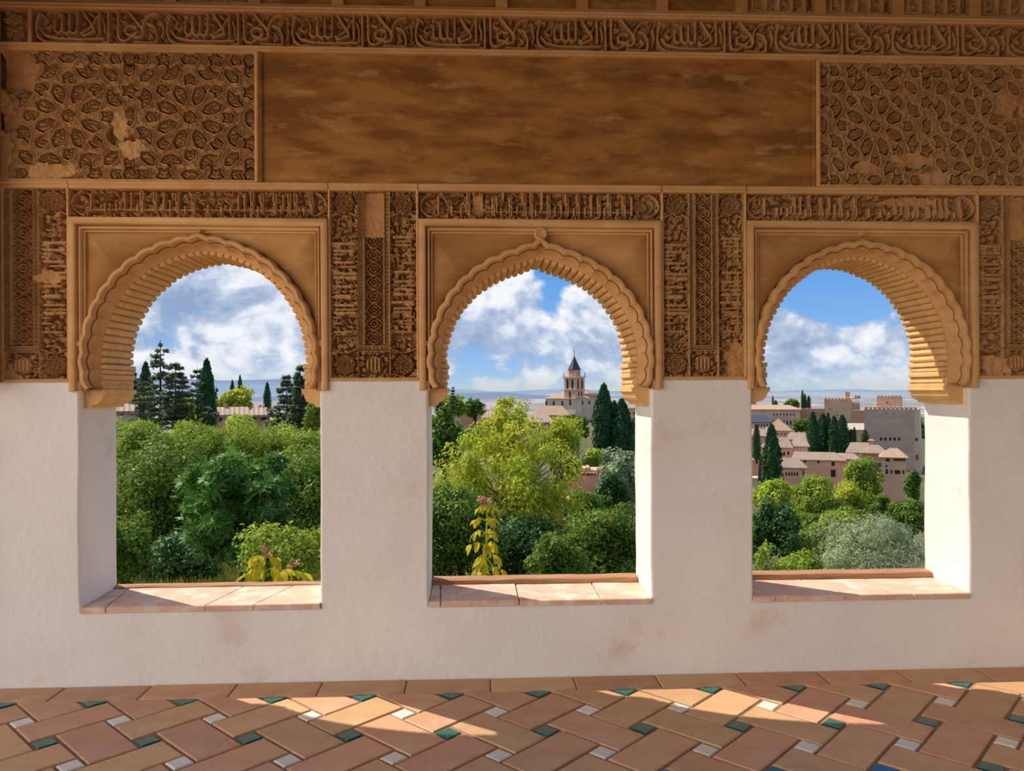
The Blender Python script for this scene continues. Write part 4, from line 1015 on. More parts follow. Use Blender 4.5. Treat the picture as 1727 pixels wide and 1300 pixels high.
conifer('broad grey-green cedar at the right of the left window', 484, 634, 752, 40, 76, 45, 18, n_per=210, cat='cedar')
conifer('narrow dark spruce in front of the broad grey cedar', 507, 614, 750, 22, 70, 46, 20, n_per=190, cat='spruce', name='spruce_tree')
tree('round_tree', 'round yellowish tree above the farmhouse roof', 'tree', 400, 655, 700, 29, 150, 'walnut', 3500, .95, .5, 47, trunk=.4, lumps=26)
tree('slope_tree', 'loose tree behind the right foot of the left arch', 'tree', 531, 640, 740, 17, 66, 'fresh', 2600, .42, .5, 48, trunk=.15, lumps=18)
tree('slope_tree', 'tree at the left end of the farmhouse, below the tallest cedar', 'tree', 318, 665, 720, 40, 100, 'fresh', 3000, .7, .5, 49, trunk=.2)
# middle window
tree('walnut_tree', 'large yellow-green walnut tree in the middle window', 'tree', 858, 692, 985, 138, 14.5, 'walnut', 23000, .115, .42, 51, lumps=130, lump=.15, core=.05, branches=18, droop=.5, trunk=.09, pale=True)
tree('walnut_tree', 'topmost walnut sprays standing against the plain', 'tree', 855, 666, 765, 62, 15.8, 'walnut', 3200, .115, .42, 52, lumps=26, lump=.2, core=.02, branches=9, trunk=.05, droop=.4, pale=True)
tree('walnut_tree', 'walnut branches reaching right toward the cypress group', 'tree', 945, 688, 815, 58, 16.2, 'walnut', 4200, .11, .42, 53, lumps=30, lump=.2, core=.02, branches=9, trunk=.05, droop=.4, pale=True)
tree('garden_tree', 'dark green tree at the lower left of the middle window', 'tree', 775, 800, 1000, 92, 11.0, 'mid', 17000, .085, .5, 54, lumps=50, lump=.26, core=.25)
tree('garden_tree', 'shaded tree under the walnut in the middle window', 'tree', 880, 850, 1000, 80, 12.5, 'deep', 11000, .10, .5, 55, lumps=36, lump=.28, core=.25)
tree('garden_tree', 'full dark green tree at the lower right of the middle window', 'tree', 1015, 838, 1000, 92, 11.5, 'mid', 17000, .085, .5, 56, lumps=50, lump=.26, core=.25)
tree('slope_tree', 'rounded grey-green oak beside the right jamb of the middle window', 'tree', 1052, 757, 868, 40, 68, 'olive', 6500, .42, .5, 57, trunk=.2, lumps=40, lump=.26)
tree('slope_tree', 'green tree left of the walnut against the left jamb', 'tree', 745, 690, 790, 34, 60, 'mid', 4500, .45, .5, 58, trunk=.2)
tree('slope_tree', 'pale pointed tree left of the ruined wall with the red roof', 'tree', 763, 668, 700, 24, 160, 'fresh', 2200, .9, .5, 59, trunk=.3)
tree('slope_tree', 'bushy tree behind the red roofed wall', 'tree', 800, 674, 700, 15, 165, 'mid', 1500, .9, .5, 60, trunk=.3)
conifer('thin dark spruce at the left edge of the plain view', 764, 652, 695, 8, 150, 61, 12, cat='spruce', name='spruce_tree')
cypress('dark cypress top beside the left corbel of the middle window', 741, 660, 700, 8, 140, 7, 1200, .5)
cypress('tallest cypress of the group in front of the church', 1019, 651, 775, 18, 150, 8, 3600, .62)
cypress('cypress half hidden behind the tallest one by the church', 1036, 679, 770, 14, 156, 9, 2600, .62)
cypress('cypress at the right of the group in front of the church', 1049, 676, 780, 18, 148, 10, 3600, .6)
for k, (px, pt, pb, hw, Y, mt, lab) in enumerate([(972, 698, 738, 24, 190, 'mid', 'green tree at the foot of the church walls'), (1003, 752, 790, 14, 120, 'lime', 'bright yellow-green shrub below the cypress group'), (1022, 755, 790, 12, 122, 'olive', 'grey shrub below the cypress group'), (930, 728, 775, 34, 130, 'mid', 'tree between the walnut and the church foot'),
        (800, 722, 760, 40, 110, 'mid', 'dark tree in front of the houses left of the church'), (1062, 700, 770, 16, 170, 'mid', 'tree behind the cypress group at the right jamb'), (985, 826, 880, 40, 34, 'mid', 'shrub on the bank beside the ruined wall'), (1035, 798, 870, 30, 36, 'deep', 'dark shrub under the rounded oak')]):
    tree('slope_tree', lab, 'tree', px, pt, pb, hw, Y, mt, 5200, .0038 * (Y + 5) + .03, .5, 70 + k, trunk=.12, lumps=40, lump=.26)
# right window
tree('olive_tree', 'silvery olive tree filling the lower right of the right window', 'olive tree', 1462, 858, 1010, 112, 11.0, 'olive', 21000, .085, .2, 81, lumps=60, lump=.24, core=.2)
tree('garden_tree', 'dark glossy tree at the lower left of the right window', 'tree', 1303, 838, 985, 56, 13.0, 'deep', 12000, .09, .5, 82, lumps=40, lump=.27, core=.25)
tree('garden_shrub', 'light green shrub along the sill of the right window', 'shrub', 1345, 925, 1000, 62, 5.6, 'fresh', 5000, .055, .4, 83, lumps=30, lump=.3, depth=.4, trunk=.02)
tree('garden_shrub', 'ferny bright green shoot at the left jamb of the right window', 'shrub', 1286, 905, 1000, 24, 4.2, 'fresh', 1500, .07, .25, 84, lumps=12, lump=.3, depth=.2, trunk=.015)
for k, (px, pt, pb, hw, Y, mt, lab, n) in enumerate([(1372, 798, 905, 54, 48, 'fresh', 'bright green poplar below the palace roofs', 7000), (1430, 808, 900, 42, 52, 'walnut', 'yellowish tree right of the bright green poplar', 5000), (1455, 768, 862, 32, 130, 'fresh', 'green tree climbing in front of the small tower', 5000), (1300, 800, 880, 34, 40, 'lime', 'yellow-green bush below the tall cypress', 4000),
        (1535, 838, 900, 34, 40, 'mid', 'green tree behind the olive at the right', 4000), (1540, 792, 850, 14, 220, 'mid', 'dark tree between the small tower and the great tower', 2000), (1352, 706, 728, 16, 366, 'mid', 'bushy tree left of the cypress cluster', 1600), (1337, 672, 692, 13, 560, 'mid', 'round pine on the palace skyline', 1500), (1480, 830, 880, 30, 110, 'mid', 'thicket at the foot of the small tower', 3200), (1310, 852, 900, 40, 60, 'mid', 'scrub at the foot of the tall cypress', 3200),
        (1340, 868, 985, 62, 19, 'fresh', 'leafy tree between the dark glossy tree and the olive', 9000), (1425, 862, 960, 60, 21, 'fresh', 'leafy tree top just behind the olive', 8000), (1395, 855, 905, 60, 46, 'mid', 'low scrub under the bright green poplar', 4500), (1556, 700, 830, 10, 420, 'mid', 'wooded slope tree right of the great tower', 2500)]):
    tree('slope_tree', lab, 'tree', px, pt, pb, hw, Y, mt, n * 2, .0036 * (Y + 5) + .03, .5, 90 + k, trunk=.12, lumps=45, lump=.25)
cypress('tall solitary cypress left of the long palace building', 1302, 719, 858, 16, 110, 11, 4200, .62)
cypress('short cypress at the left jamb of the right window', 1276, 717, 775, 7, 200, 12, 1600, .6)
for k, (px, pt, pb, hw, lab) in enumerate([(1371, 696, 768, 11, 'leftmost cypress of the cluster above the long palace roof'), (1388, 698, 768, 11, 'second cypress from the left of the cluster'), (1407, 702, 768, 9, 'third cypress from the left of the cluster'), (1421, 701, 768, 10, 'rightmost cypress of the cluster above the long palace roof'), (1397, 696, 750, 5, 'thin cypress tip behind the middle of the cluster')]):
    cypress(lab, px, pt, pb, hw, (322, 327, 322, 331, 336)[k], 20 + k, 2400, .55, 'cypress cluster among the palaces')
for k, (px, pt, pb, hw, Y, lab) in enumerate([(1436, 724, 748, 6, 330, 'small cypress before the great tower, left of a pair'), (1441, 720, 748, 4, 332, 'small cypress before the great tower, right of a pair'), (1459, 725, 748, 7, 328, 'lone small cypress at the foot of the great tower'), (1353.5, 658, 690, 3.2, 560, 'tallest of three cypresses on the skyline'), (1357.5, 664, 690, 3.6, 562, 'middle of three cypresses on the skyline'),
        (1364, 667, 690, 4, 558, 'right one of three cypresses on the skyline'), (1303.5, 667, 685, 1.8, 580, 'tiny thin cypress at the left of the skyline'), (1308, 675, 686, 4, 582, 'tiny stubby cypress beside the thin one on the skyline')]):
    cypress(lab, px, pt, pb, hw, Y, 30 + k, 900, .6)

def palm():
    Y = 204; s = scale_at(Y); b = at(1281, 806, Y); top = at(1281, 766, Y); H = top[2] - b[2]
    root = empty('palm_tree', tuple(b)); tag(root, 'palm tree with golden fronds beside the tall cypress', 'palm')
    MB().tube([(0, 0, -3), (.1, 0, H * .5), (0, 0, H)], [.5, .42, .4], 7).build('trunk', M['bark'], root, True)
    r = random.Random(3)
    for k in range(22):
        a = r.uniform(0, 6.283); e = r.uniform(-.3, 1.0); L = 11 * s * r.uniform(.8, 1.1); rows = []
        for q in range(7):
            u = q / 6; x = L * u * math.cos(e * .9); z = L * (math.sin(e) * u - .75 * u * u * (1 - .3 * e)); w = L * .09 * math.sin(math.pi * (.12 + .85 * u))
            rows.append([(x * math.cos(a) - w * math.sin(a), x * math.sin(a) + w * math.cos(a), H + z - w * .6), (x * math.cos(a), x * math.sin(a), H + z), (x * math.cos(a) + w * math.sin(a), x * math.sin(a) - w * math.cos(a), H + z - w * .6)])
        link('frond', mesh_np('frond', np.array(rows), grid_faces(7, 3)), LM['dryleaf'], root)
palm()

# young yellow-leaved shoots just outside the wall
def blade():
    V = []; n = 6
    for k in range(n):
        u = k / (n - 1); w = .23 * math.sin(math.pi * (.04 + .93 * u)) ** .8; z = -.32 * u * u
        V.append([(u, w, z + w * .25), (u, 0, z), (u, -w, z + w * .25)])
    me = mesh_np('leaf', np.array(V), grid_faces(n, 3), True); me.materials.append(LM['yellow']); return me
BLADE = blade()
def shoot(label, px, ptop, pbot, Y, tiers, L, seed, flowers=0):
    s = scale_at(Y); t = at(px, ptop, Y); g = tz(t[0], Y) - .05; r = random.Random(seed); vis = at(px, pbot, Y)[2]
    root = empty('yellow_shoot', (t[0], t[1], g)); tag(root, label, 'plant')
    H = t[2] - g; MB().tube([(-.05, 0, 0), (-.02, 0, H * .5), (-.015, 0, H * .8), (0, 0, H)], [.011, .009, .007, .004], 6).build('stem', LM['lime'], root, True)
    for k in range(tiers):
        z = (vis - g) + (H - (vis - g)) * (k + .35) / tiers
        for q in range(3):
            a = k * 2.4 + q * 2.1 + r.uniform(-.3, .3); P = L * (1.25 - .55 * k / tiers) * r.uniform(.8, 1.1); d = Vector((math.cos(a), math.sin(a) * .8, 0))
            p0 = Vector((-.015, 0, z)); p1 = p0 + d * P * .6 + Vector((0, 0, P * .32)); p2 = p0 + d * P + Vector((0, 0, P * .12))
            pt_ = MB().tube([p0, p1, p2], [.004, .003, .0025], 4).build('petiole', LM['lime'], root)
            for (pp, side) in ((p1, -1), (p1, 1), (p2, -.8), (p2, .8), (p2, 0)):
                o = link('leaf', BLADE, None, pt_, pp); o.rotation_euler = (r.uniform(-.5, .5), r.uniform(.25, 1.15), a + side * 1.15 + r.uniform(-.3, .3)); f = L * .98 * r.uniform(.7, 1.15) * (1.15 - .45 * k / tiers); o.scale = (f, f, f)
    for k in range(flowers):
        o = link('bud_cluster', mesh_np('bud_cluster', crown(.035, .03, .03, 26, .025, .6, seed + k, 4, .5), quads(26)), LM['pinkflower'], root, (r.uniform(-.05, .05), 0, H + r.uniform(-.02, .03)))
shoot('tall yellow-leaved shoot in front of the middle window', 822, 842, 972, 1.35, 6, .085, 5, 3)
shoot('yellow-leaved shoot peeping over the left window sill', 446, 930, 974, 1.3, 2, .10, 6, 2)
shoot('small yellow shoot with rusty tips beside the left window shrub', 492, 955, 976, 1.25, 1, .085, 7, 2)

def grass():
    rng = np.random.default_rng(4); n = 15000; x = rng.uniform(-6.5, -1.4, n); y = rng.uniform(5.6, 11.5, n); z = np.array([tz(a, b) for a, b in zip(x, y)]) - .02
    p = np.stack([x, y, z], 1); nr = rng.normal(size=(n, 3)) + np.array([0, -1, .1]); nr[:, 2] *= .2
    V = leaves(n, p, nr, .16, .12, rng, tang=np.tile([0, 0, 3.0], (n, 1)))
    o = link('grass', mesh_np('grass', V, quads(n)), LM['grass']); tag(o, 'strip of dry grass below the left window sill', 'grass', kind='stuff')
grass()

# bare grey vine stems over the right sill
M['vine'] = material('grey_vine', (0.30, 0.28, 0.26), (0.20, 0.18, 0.16), 0.8, 10)
for lab, paths in [('forked grey vine stem at the left end of the right sill', [[(1285, 990), (1300, 962), (1298, 952), (1296, 928)], [(1298, 950), (1306, 940), (1316, 933)], [(1299, 953), (1291, 950), (1283, 962)]]),
                   ('short curved grey vine stem on the right sill', [[(1386, 985), (1393, 962), (1397, 950)]]),
                   ('looping grey vine stem in the middle of the right sill', [[(1420, 985), (1432, 964), (1446, 962), (1456, 955), (1462, 948), (1485, 946)], [(1442, 963), (1452, 956), (1460, 946)]]),
                   ('long arching grey vine stem at the right end of the right sill', [[(1494, 938), (1505, 943), (1516, 952), (1528, 953), (1536, 953), (1548, 963), (1556, 985)], [(1520, 960), (1526, 955), (1536, 954), (1534, 985)], [(1545, 938), (1544, 950), (1551, 962)]])]:
    c = at(*paths[0][0], .62); root = empty('vine_stem', tuple(c)); tag(root, lab, 'vine', 'grey vine stems over the right sill')
    for k, p in enumerate(paths):
        pts = [Vector(at(x, y, .60 + .03 * math.sin(i * 1.7 + k))) - Vector(c) for i, (x, y) in enumerate(p)]
        if k == 0: pts = [pts[0] + Vector((0, 0, -.9))] + pts if len(p) else pts
        MB().tube(pts, .0032, 5).build('stem', M['vine'], root, True)

# ------------------------------------------------------------------ buildings on the opposite hill
M['pink'] = material('pink_render', (0.90, 0.51, 0.29), (0.78, 0.415, 0.235), 0.9, 0.15, c3=(0.78, 0.55, 0.39), c3scale=.08)
M['pale'] = material('pale_masonry', (0.88, 0.63, 0.43), (0.76, 0.52, 0.355), 0.9, 0.2, c3=(0.60, 0.44, 0.33), c3scale=.06)
M['fort'] = material('brown_rammed_earth', (0.74, 0.475, 0.30), (0.60, 0.37, 0.235), 0.95, 0.25, stretch=(.5, .5, 1.6), detail=9, c3=(0.68, 0.50, 0.37), c3scale=.09, c3pos=(.48, .62))
M['brick'] = material('red_brick_wall', (0.76, 0.36, 0.205), (0.64, 0.285, 0.16), 0.9, 0.4, c3=(0.52, 0.34, 0.24), c3scale=.15)
M['rooft'] = material('clay_roof_tiles', (0.52, 0.37, 0.26), (0.42, 0.285, 0.20), 0.85, 0.5, wave=(0.45, 'X', (0.25, 0.17, 0.125), .8))
M['roofo'] = material('orange_roof_tiles', (0.56, 0.37, 0.24), (0.48, 0.30, 0.19), 0.85, 0.4, wave=(0.4, 'X', (0.36, 0.22, 0.14), .6))
M['slate'] = material('dark_slate', (0.075, 0.085, 0.10), (0.05, 0.058, 0.07), 0.6, 1)
M['dark'] = material('window_glass_dark', (0.035, 0.028, 0.026), None, 0.4, 1)  # near-black boxes carry the shade inside openings as colour
M['canvas'] = material('cream_roof', (0.66, 0.55, 0.40), (0.58, 0.47, 0.33), 0.8, .3)

class House:
    """a building turned to face the windows; its local x and z are laid out from pixel columns and rows at distance r"""
    def __init__(s, name, label, cat, px, pbase, Y, rz=0.0, group=None, sink=3.0):
        s.Y = Y; s.o = at(px, pbase, Y); v = (s.o - CAM)[:2]; s.r = float(np.hypot(*v)); s.dir = v / s.r; s.side = np.array([s.dir[1], -s.dir[0]])
        s.root = empty(name, tuple(s.o), -math.atan2(v[0], v[1]) + rz); tag(s.root, label, cat, group); s.sink = sink; s.s = s.r / F * s.dir[1]; s.last = s.root; s.walls = []
    def X(s, px, y=0.0):
        d = (at(px, HY, 100) - CAM)[:2]; return (s.r + y) * float(d @ s.side) / float(d @ s.dir)
    def Z(s, px, py, y=0.0):
        d = at(px, py, 100) - CAM; return EYE + (s.r + y) * float(d[2]) / float(d[:2] @ s.dir) - s.o[2]
    def host(s, px, y):
        for (p0, p1, yy, o) in s.walls[::-1]:
            if p0 <= px <= p1 and abs(yy - y) < .01: return o
        return s.root
    def block(s, p0, p1, pt, pb, mat, y=0.0, d=10.0, name='wall', to_ground=False):
        z0 = -s.sink if to_ground else s.Z((p0 + p1) / 2, pb, y)
        o = MB().box(s.X(p0, y), s.X(p1, y), y, y + d, z0, s.Z((p0 + p1) / 2, pt, y)).build(name, M[mat], s.root); s.walls.append((p0, p1, y, o)); return o
    def roof(s, p0, p1, ridge, eave, y=0.0, d=10.0, r0=None, r1=None, mat='rooft', over=.5, name='roof'):
        """hipped roof; r0..r1 is the span of its ridge in pixels"""
        x0, x1 = s.X(p0, y), s.X(p1, y); ze = s.Z((p0 + p1) / 2, eave, y); zr = s.Z((p0 + p1) / 2, ridge, y + d / 2)
        a = s.X(r0, y) if r0 is not None else (x0 + x1) / 2; b = s.X(r1, y) if r1 is not None else (x0 + x1) / 2; ym = y + d / 2; t = .35
        V = [(x0, y - over, ze), (x1, y - over, ze), (x1, y + d + over, ze), (x0, y + d + over, ze), (a, ym, zr), (b, ym, zr)] + [(x0, y - over, ze - t), (x1, y - over, ze - t), (x1, y + d + over, ze - t), (x0, y + d + over, ze - t)]
        Fc = [(0, 1, 5, 4), (2, 3, 4, 5), (6, 7, 1, 0), (7, 8, 2, 1), (8, 9, 3, 2), (9, 6, 0, 3), (9, 8, 7, 6)]
        Fc += [(1, 2, 5), (3, 0, 4)]
        return MB().add(V, Fc).build(name, M[mat], s.root)
    def openings(s, L, y=0.0, arched=False, mat='dark'):
        for (px, py, w, h) in L:
            x, z = s.X(px, y), s.Z(px, py, y); w2, h2 = w * s.s / 2, h * s.s / 2
            poly = [(x - w2, z - h2), (x + w2, z - h2), (x + w2, z + h2), (x - w2, z + h2)] if not arched else [(x - w2, z - h2), (x + w2, z - h2)] + [(x + w2 * math.cos(t), z + h2 * .35 + h2 * .65 * math.sin(t)) for t in np.linspace(0, math.pi, 7)]
            MB().prism(poly, y - .10, y + .3).build('window_opening', M[mat], s.host(px, y))
    def merlons(s, p0, p1, pt, h, y=0.0, n=8, mat='fort', d=1.0):
        x0, x1 = s.X(p0, y), s.X(p1, y); z = s.Z((p0 + p1) / 2, pt, y); st = (x1 - x0) / n; w = st * .62; hh = h * s.s
        me = MB().box(0, w, 0, d, -.1, hh * .72).add([(0, 0, hh * .72), (w, 0, hh * .72), (w, d, hh * .72), (0, d, hh * .72), (w / 2, d / 2, hh)], [(0, 1, 4), (1, 2, 4), (2, 3, 4), (3, 0, 4)]).mesh('merlon')
        hst = s.host((p0 + p1) / 2, y)
        for k in range(n): link('merlon', me, M[mat], hst, (x0 + st * (k + .19), y, z))

# left window: farmhouse
h = House('farmhouse', 'long farmhouse with clay roof behind the garden trees', 'house', 408, 715, 118)
h.block(360, 424, 699, 720, 'pink', 0, 7, to_ground=True); h.roof(358, 426, 686, 699, 0, 7, 360, 418); h.block(417, 455, 700, 720, 'brick', -1.0, 7, to_ground=True); h.roof(415, 458, 687, 699.5, -1.0, 7, 428, 452)
h.openings([(407, 707, 4.5, 6), (372, 707, 4, 5), (388, 706, 3, 4)]); h.openings([(427, 706, 9, 8), (445, 706, 9, 8)], -1.0); h.block(378, 383, 681, 688, 'brick', 3, 1.2, 'chimney'); h.block(436, 441, 683, 689, 'brick', 3, 1.2, 'chimney')
h = House('outbuilding', 'low tiled outbuilding at the left jamb of the left window', 'house', 214, 700, 105)
h.block(190, 236, 693, 704, 'pale', 0, 6, to_ground=True); h.roof(186, 240, 678, 693, 0, 6, 190, 236); h.openings([(205, 698, 4, 4), (222, 698, 4, 4)])
# middle window: houses and walls left of the church
h = House('garden_house', 'red walled house left of the walnut top', 'house', 800, 712, 210)
h.block(752, 782, 692, 720, 'pale', 0, 8, to_ground=True); h.roof(748, 784, 688, 692.5, 0, 8, 752, 780); h.block(780, 822, 690, 722, 'brick', -1, 9, to_ground=True); h.roof(778, 826, 685, 691, -1, 9, 790, 815, 'rooft'); h.openings([(760, 700, 3, 4), (772, 700, 3, 4)]); h.openings([(795, 702, 3, 5), (812, 702, 3, 5)], -1)
h = House('garden_house', 'grey tiled houses seen through the walnut branches', 'house', 862, 760, 180)
h.block(815, 870, 704, 770, 'pale', 0, 9, to_ground=True); h.roof(811, 874, 692, 704, 0, 9, 820, 866); h.block(868, 930, 712, 770, 'pink', -2, 10, to_ground=True); h.roof(865, 934, 698, 712, -2, 10, 876, 925); h.openings([(835, 718, 5, 7), (850, 732, 4, 7), (858, 712, 4, 5)]); h.openings([(885, 722, 4, 6), (900, 722, 4, 6), (915, 722, 4, 6)], -2)
h = House('garden_house', 'terracotta roofed house below the church, left side', 'house', 925, 735, 330)
h.block(900, 958, 700, 740, 'pink', 0, 12, to_ground=True); h.roof(895, 962, 684, 700, 0, 12, 915, 948, 'roofo')
h = House('side_palace', 'brown palace front right of the cypress group', 'palace', 1066, 720, 470)
h.block(1056, 1085, 688, 730, 'pink', 0, 18, to_ground=True); h.roof(1053, 1088, 683, 688, 0, 18, 1062, 1080); h.openings([(1062, 697, 2.5, 5), (1069, 697, 2.5, 5), (1062, 708, 3, 8), (1069, 708, 3, 8)])

def church():
    Y = 560; s = scale_at(Y); o = at(971, 735, Y); root = empty('church', tuple(o), math.radians(45)); tag(root, 'church with square bell tower and pointed slate spire', 'church')
    zz = lambda py: at(971, py, Y)[2] - o[2]
    A, Bn = 27.5, 41.0; T = 10.4
    def bx(name, mat, *a): return MB().box(*a).build(name, M[mat], root)
    bx('nave_wall', 'pale', 0, Bn, 0, A, -8, zz(672)); bx('tower_shaft', 'pink', -.4, T - .4, -.4, T - .4, zz(673), zz(656.5)); bx('string_course', 'pale', -.8, T, -.8, T, zz(657.2), zz(655.6))
    bel = bx('belfry', 'pink', -.4, T - .4, -.4, T - .4, zz(656), zz(637)); bx('cornice', 'pale', -1.1, T + .3, -1.1, T + .3, zz(637), zz(634.6))
    c = T / 2 - .4
    def octa(name, mat, r0, r1, z0, z1, n=8):
        V = [(c + r0 * math.cos(6.2832 * (k + .5) / n), c + r0 * math.sin(6.2832 * (k + .5) / n), z0) for k in range(n)] + [(c + r1 * math.cos(6.2832 * (k + .5) / n), c + r1 * math.sin(6.2832 * (k + .5) / n), z1) for k in range(n)]
        return MB().add(V, [tuple(range(n))[::-1], tuple(range(n, 2 * n))] + [(k, (k + 1) % n, n + (k + 1) % n, n + k) for k in range(n)]).build(name, M[mat], root)
    octa('lantern_drum', 'brick', 4.5, 4.5, zz(635), zz(622)); octa('lantern_eave', 'slate', 4.8, 4.6, zz(623.5), zz(621.5)); octa('spire', 'slate', 4.7, .25, zz(622), zz(600))
    MB().tube([(c, c, zz(601)), (c, c, zz(588))], .16, 5).box(c - 1.0, c + 1.0, c - .12, c + .12, zz(592), zz(591.2)).build('cross', M['slate'], root)
    for (x, y) in ((-.6, -.6), (T - .2, -.6), (-.6, T - .2), (T - .2, T - .2)):
        MB().tube([(x, y, zz(634.8)), (x, y, zz(630)), (x, y, zz(626.5))], [.6, .42, .1], 6).build('pinnacle', M['pale'], root)
    def win(face, u, py, w, hgt, par=root, arched=True, mat='dark'):
        z = zz(py); w2, h2 = w / 2, hgt / 2; top = [(w2 * math.cos(t), h2 * .4 + h2 * .6 * math.sin(t)) for t in np.linspace(0, math.pi, 7)] if arched else [(w2, h2), (-w2, h2)]
        poly = [(-w2, -h2), (w2, -h2)] + top; f = {'rt': -.4, 'lt': -.4, 'rn': 0, 'ln': 0}[face]
        if face[0] == 'r': MB().prism([(u + a, z + b) for a, b in poly], f - .12, f + .3).build('window_opening', M[mat], root)
        else:
            me = MB().prism([(a, b) for a, b in poly], -.12, .3).mesh('window_opening'); q = link('window_opening', me, M[mat], root, (f, u, z)); q.rotation_euler = (0, 0, -math.pi / 2)
    for u in (2.4, 7.0):
        for f in 'rl': win(f + 't', u, 647, 1.7, 7.2)
    win('lt', 4.8, 665, 1.4, 5); win('rt', 3.2, 664, 1.2, 3.2, arched=False); win('rt', 6.4, 664, 1.2, 3.2, arched=False)
    win('ln', 4.8, 678, 1.6, 4.5)
    for u in (22, 27, 32): win('rn', u, 691, 1.7, 7)
    for u in (8, 16, 24, 32): win('rn', u, 679, 1.6, 3)
    win('rn', 8, 690, 2.6, 5, arched=False, mat='fort')
    for u in (12, 20, 27): win('ln', u, 680, 1.6, 3.5)
    # nave roofs: a long hip with a cross wing
    def hip(x0, x1, y0, y1, ze, zr, k=.35, name='roof'):
        w = (y1 - y0) / 2 if (x1 - x0) > (y1 - y0) else (x1 - x0) / 2; ov = .9
        if x1 - x0 >= y1 - y0: R = [(x0 + w * .9, (y0 + y1) / 2, zr), (x1 - w * .9, (y0 + y1) / 2, zr)]
        else: R = [((x0 + x1) / 2, y0 + w * .9, zr), ((x0 + x1) / 2, y1 - w * .9, zr)]
        E_ = [(x0 - ov, y0 - ov, ze), (x1 + ov, y0 - ov, ze), (x1 + ov, y1 + ov, ze), (x0 - ov, y1 + ov, ze)]
        Fc = [(0, 1, 5, 4), (1, 2, 5), (2, 3, 4, 5), (3, 0, 4), (3, 2, 1, 0)] if x1 - x0 >= y1 - y0 else [(0, 1, 4), (1, 2, 5, 4), (2, 3, 5), (3, 0, 4, 5), (3, 2, 1, 0)]
        return MB().add(E_ + R, Fc).build(name, M['rooft'], root)
    hip(0, Bn, 0, A, zz(672), zz(656)); bx('attic', 'pale', 18, 32, 3, 9, zz(672), zz(664)); hip(18, 32, 3, 9, zz(664), zz(660), name='dormer_roof'); bx('apse_wall', 'pale', Bn, Bn + 9, 6, A - 6, -8, zz(674)); hip(Bn, Bn + 9, 6, A - 6, zz(674), zz(666), name='apse_roof')
church()

# ruined walls on the bank in the middle window
def ruin():
    Y = 55; h = House('ruined_wall', 'ruined brick terrace walls on the bank below the church', 'wall', 968, 880, Y)
    h.block(926, 948, 828, 880, 'brick', 0, 3, to_ground=True); h.block(948, 1008, 802, 850, 'brick', 2.5, 3, to_ground=True); h.block(946, 992, 842, 880, 'fort', -1, 3, to_ground=True)
    MB().box(h.X(962), h.X(1014), -2.0, 1.5, h.Z(985, 838), h.Z(985, 834)).build('roof_slab', M['roofo'], h.root); h.block(985, 1006, 838, 868, 'fort', -.5, 2, to_ground=True)
    for k in range(9):
        r = random.Random(k); MB().box(h.X(950 + k * 6.5), h.X(955.5 + k * 6.5), 2.4, 4.5, h.Z(975, 803), h.Z(975, 803) + r.uniform(.1, .5)).build('coping_stone', M['fort'], h.root)
    h = House('garden_terrace', 'long brown garden wall below the cypress group', 'wall', 985, 800, 95)
    h.block(960, 1012, 790, 812, 'fort', 0, 2, to_ground=True)
    b = at(992, 795, 92); V = crown(3.2, 1.2, .5, 900, .35, .6, 5, 14); o = link('flower_bed', mesh_np('flower_bed', V, quads(900)), LM['flower'], None, tuple(b)); tag(o, 'bed of red flowers along the garden wall', 'flowers', kind='stuff')
    c = at(996, 778, 100); hg = empty('clipped_hedge', (c[0], c[1], tz(c[0], c[1]))); tag(hg, 'clipped green hedge block above the red flowers', 'hedge'); s = scale_at(100)
    rng = np.random.default_rng(8); n = 2500; p = rng.uniform(-1, 1, (n, 3)); ax = rng.integers(0, 3, n); p[np.arange(n), ax] = np.sign(p[np.arange(n), ax]); q = p * np.array([11 * s, 1.2, 8 * s]); V = leaves(n, q, p, .3, .6, rng)
    link('foliage', mesh_np('foliage', V, quads(n)), LM['mid'], hg, (0, 0, c[2] - tz(c[0], c[1]))); hz = c[2] - tz(c[0], c[1]); MB().box(-10 * s, 10 * s, -1, 1, -2, hz + 7 * s).build('inner_hedge', LM['mid'], hg)
ruin()

# right window: palaces and towers
h = House('great_tower', 'massive square palace tower with battlements in the right window', 'tower', 1502, 860, 335, math.radians(-4), sink=6)
h.block(1457, 1541, 690, 865, 'fort', 0, 20, to_ground=True); MB().prism([(h.X(1541), -6), (h.X(1558), -6), (h.X(1548.5), h.Z(1545, 690)), (h.X(1541), h.Z(1545, 690))], .4, 20).build('buttress_side', M['pale'], h.root)  # right face of the tower made paler, its light put into the material
h.merlons(1457, 1548, 690, 5.2, 0, 12); h.merlons(1457, 1548, 690, 5.2, 18.5, 12)
h.openings([(1485.5, 740, 3.6, 5.6), (1493, 740, 3.6, 5.6), (1501, 740, 3.6, 5.6), (1508.5, 740, 3.6, 5.6), (1516, 740, 3.6, 5.6)], arched=True); h.openings([(1494, 697, 2, 1.6), (1508, 697, 2, 1.6)]); h.openings([(1544, 741, 1.6, 6), (1546.5, 741, 1.4, 6), (1544.5, 771, 1.6, 9), (1547.5, 771, 1.4, 9)], .4)
h.block(1476, 1517, 668.5, 692, 'fort', 9, 9, 'turret'); h.merlons(1476, 1517, 669, 3.6, 9, 7); h.openings([(1494, 679, 3, 2.4)], 9)
h = House('fortress_tower', 'broad battlemented fortress tower on the skyline, with a small bell turret', 'tower', 1415, 728, 520, sink=6)
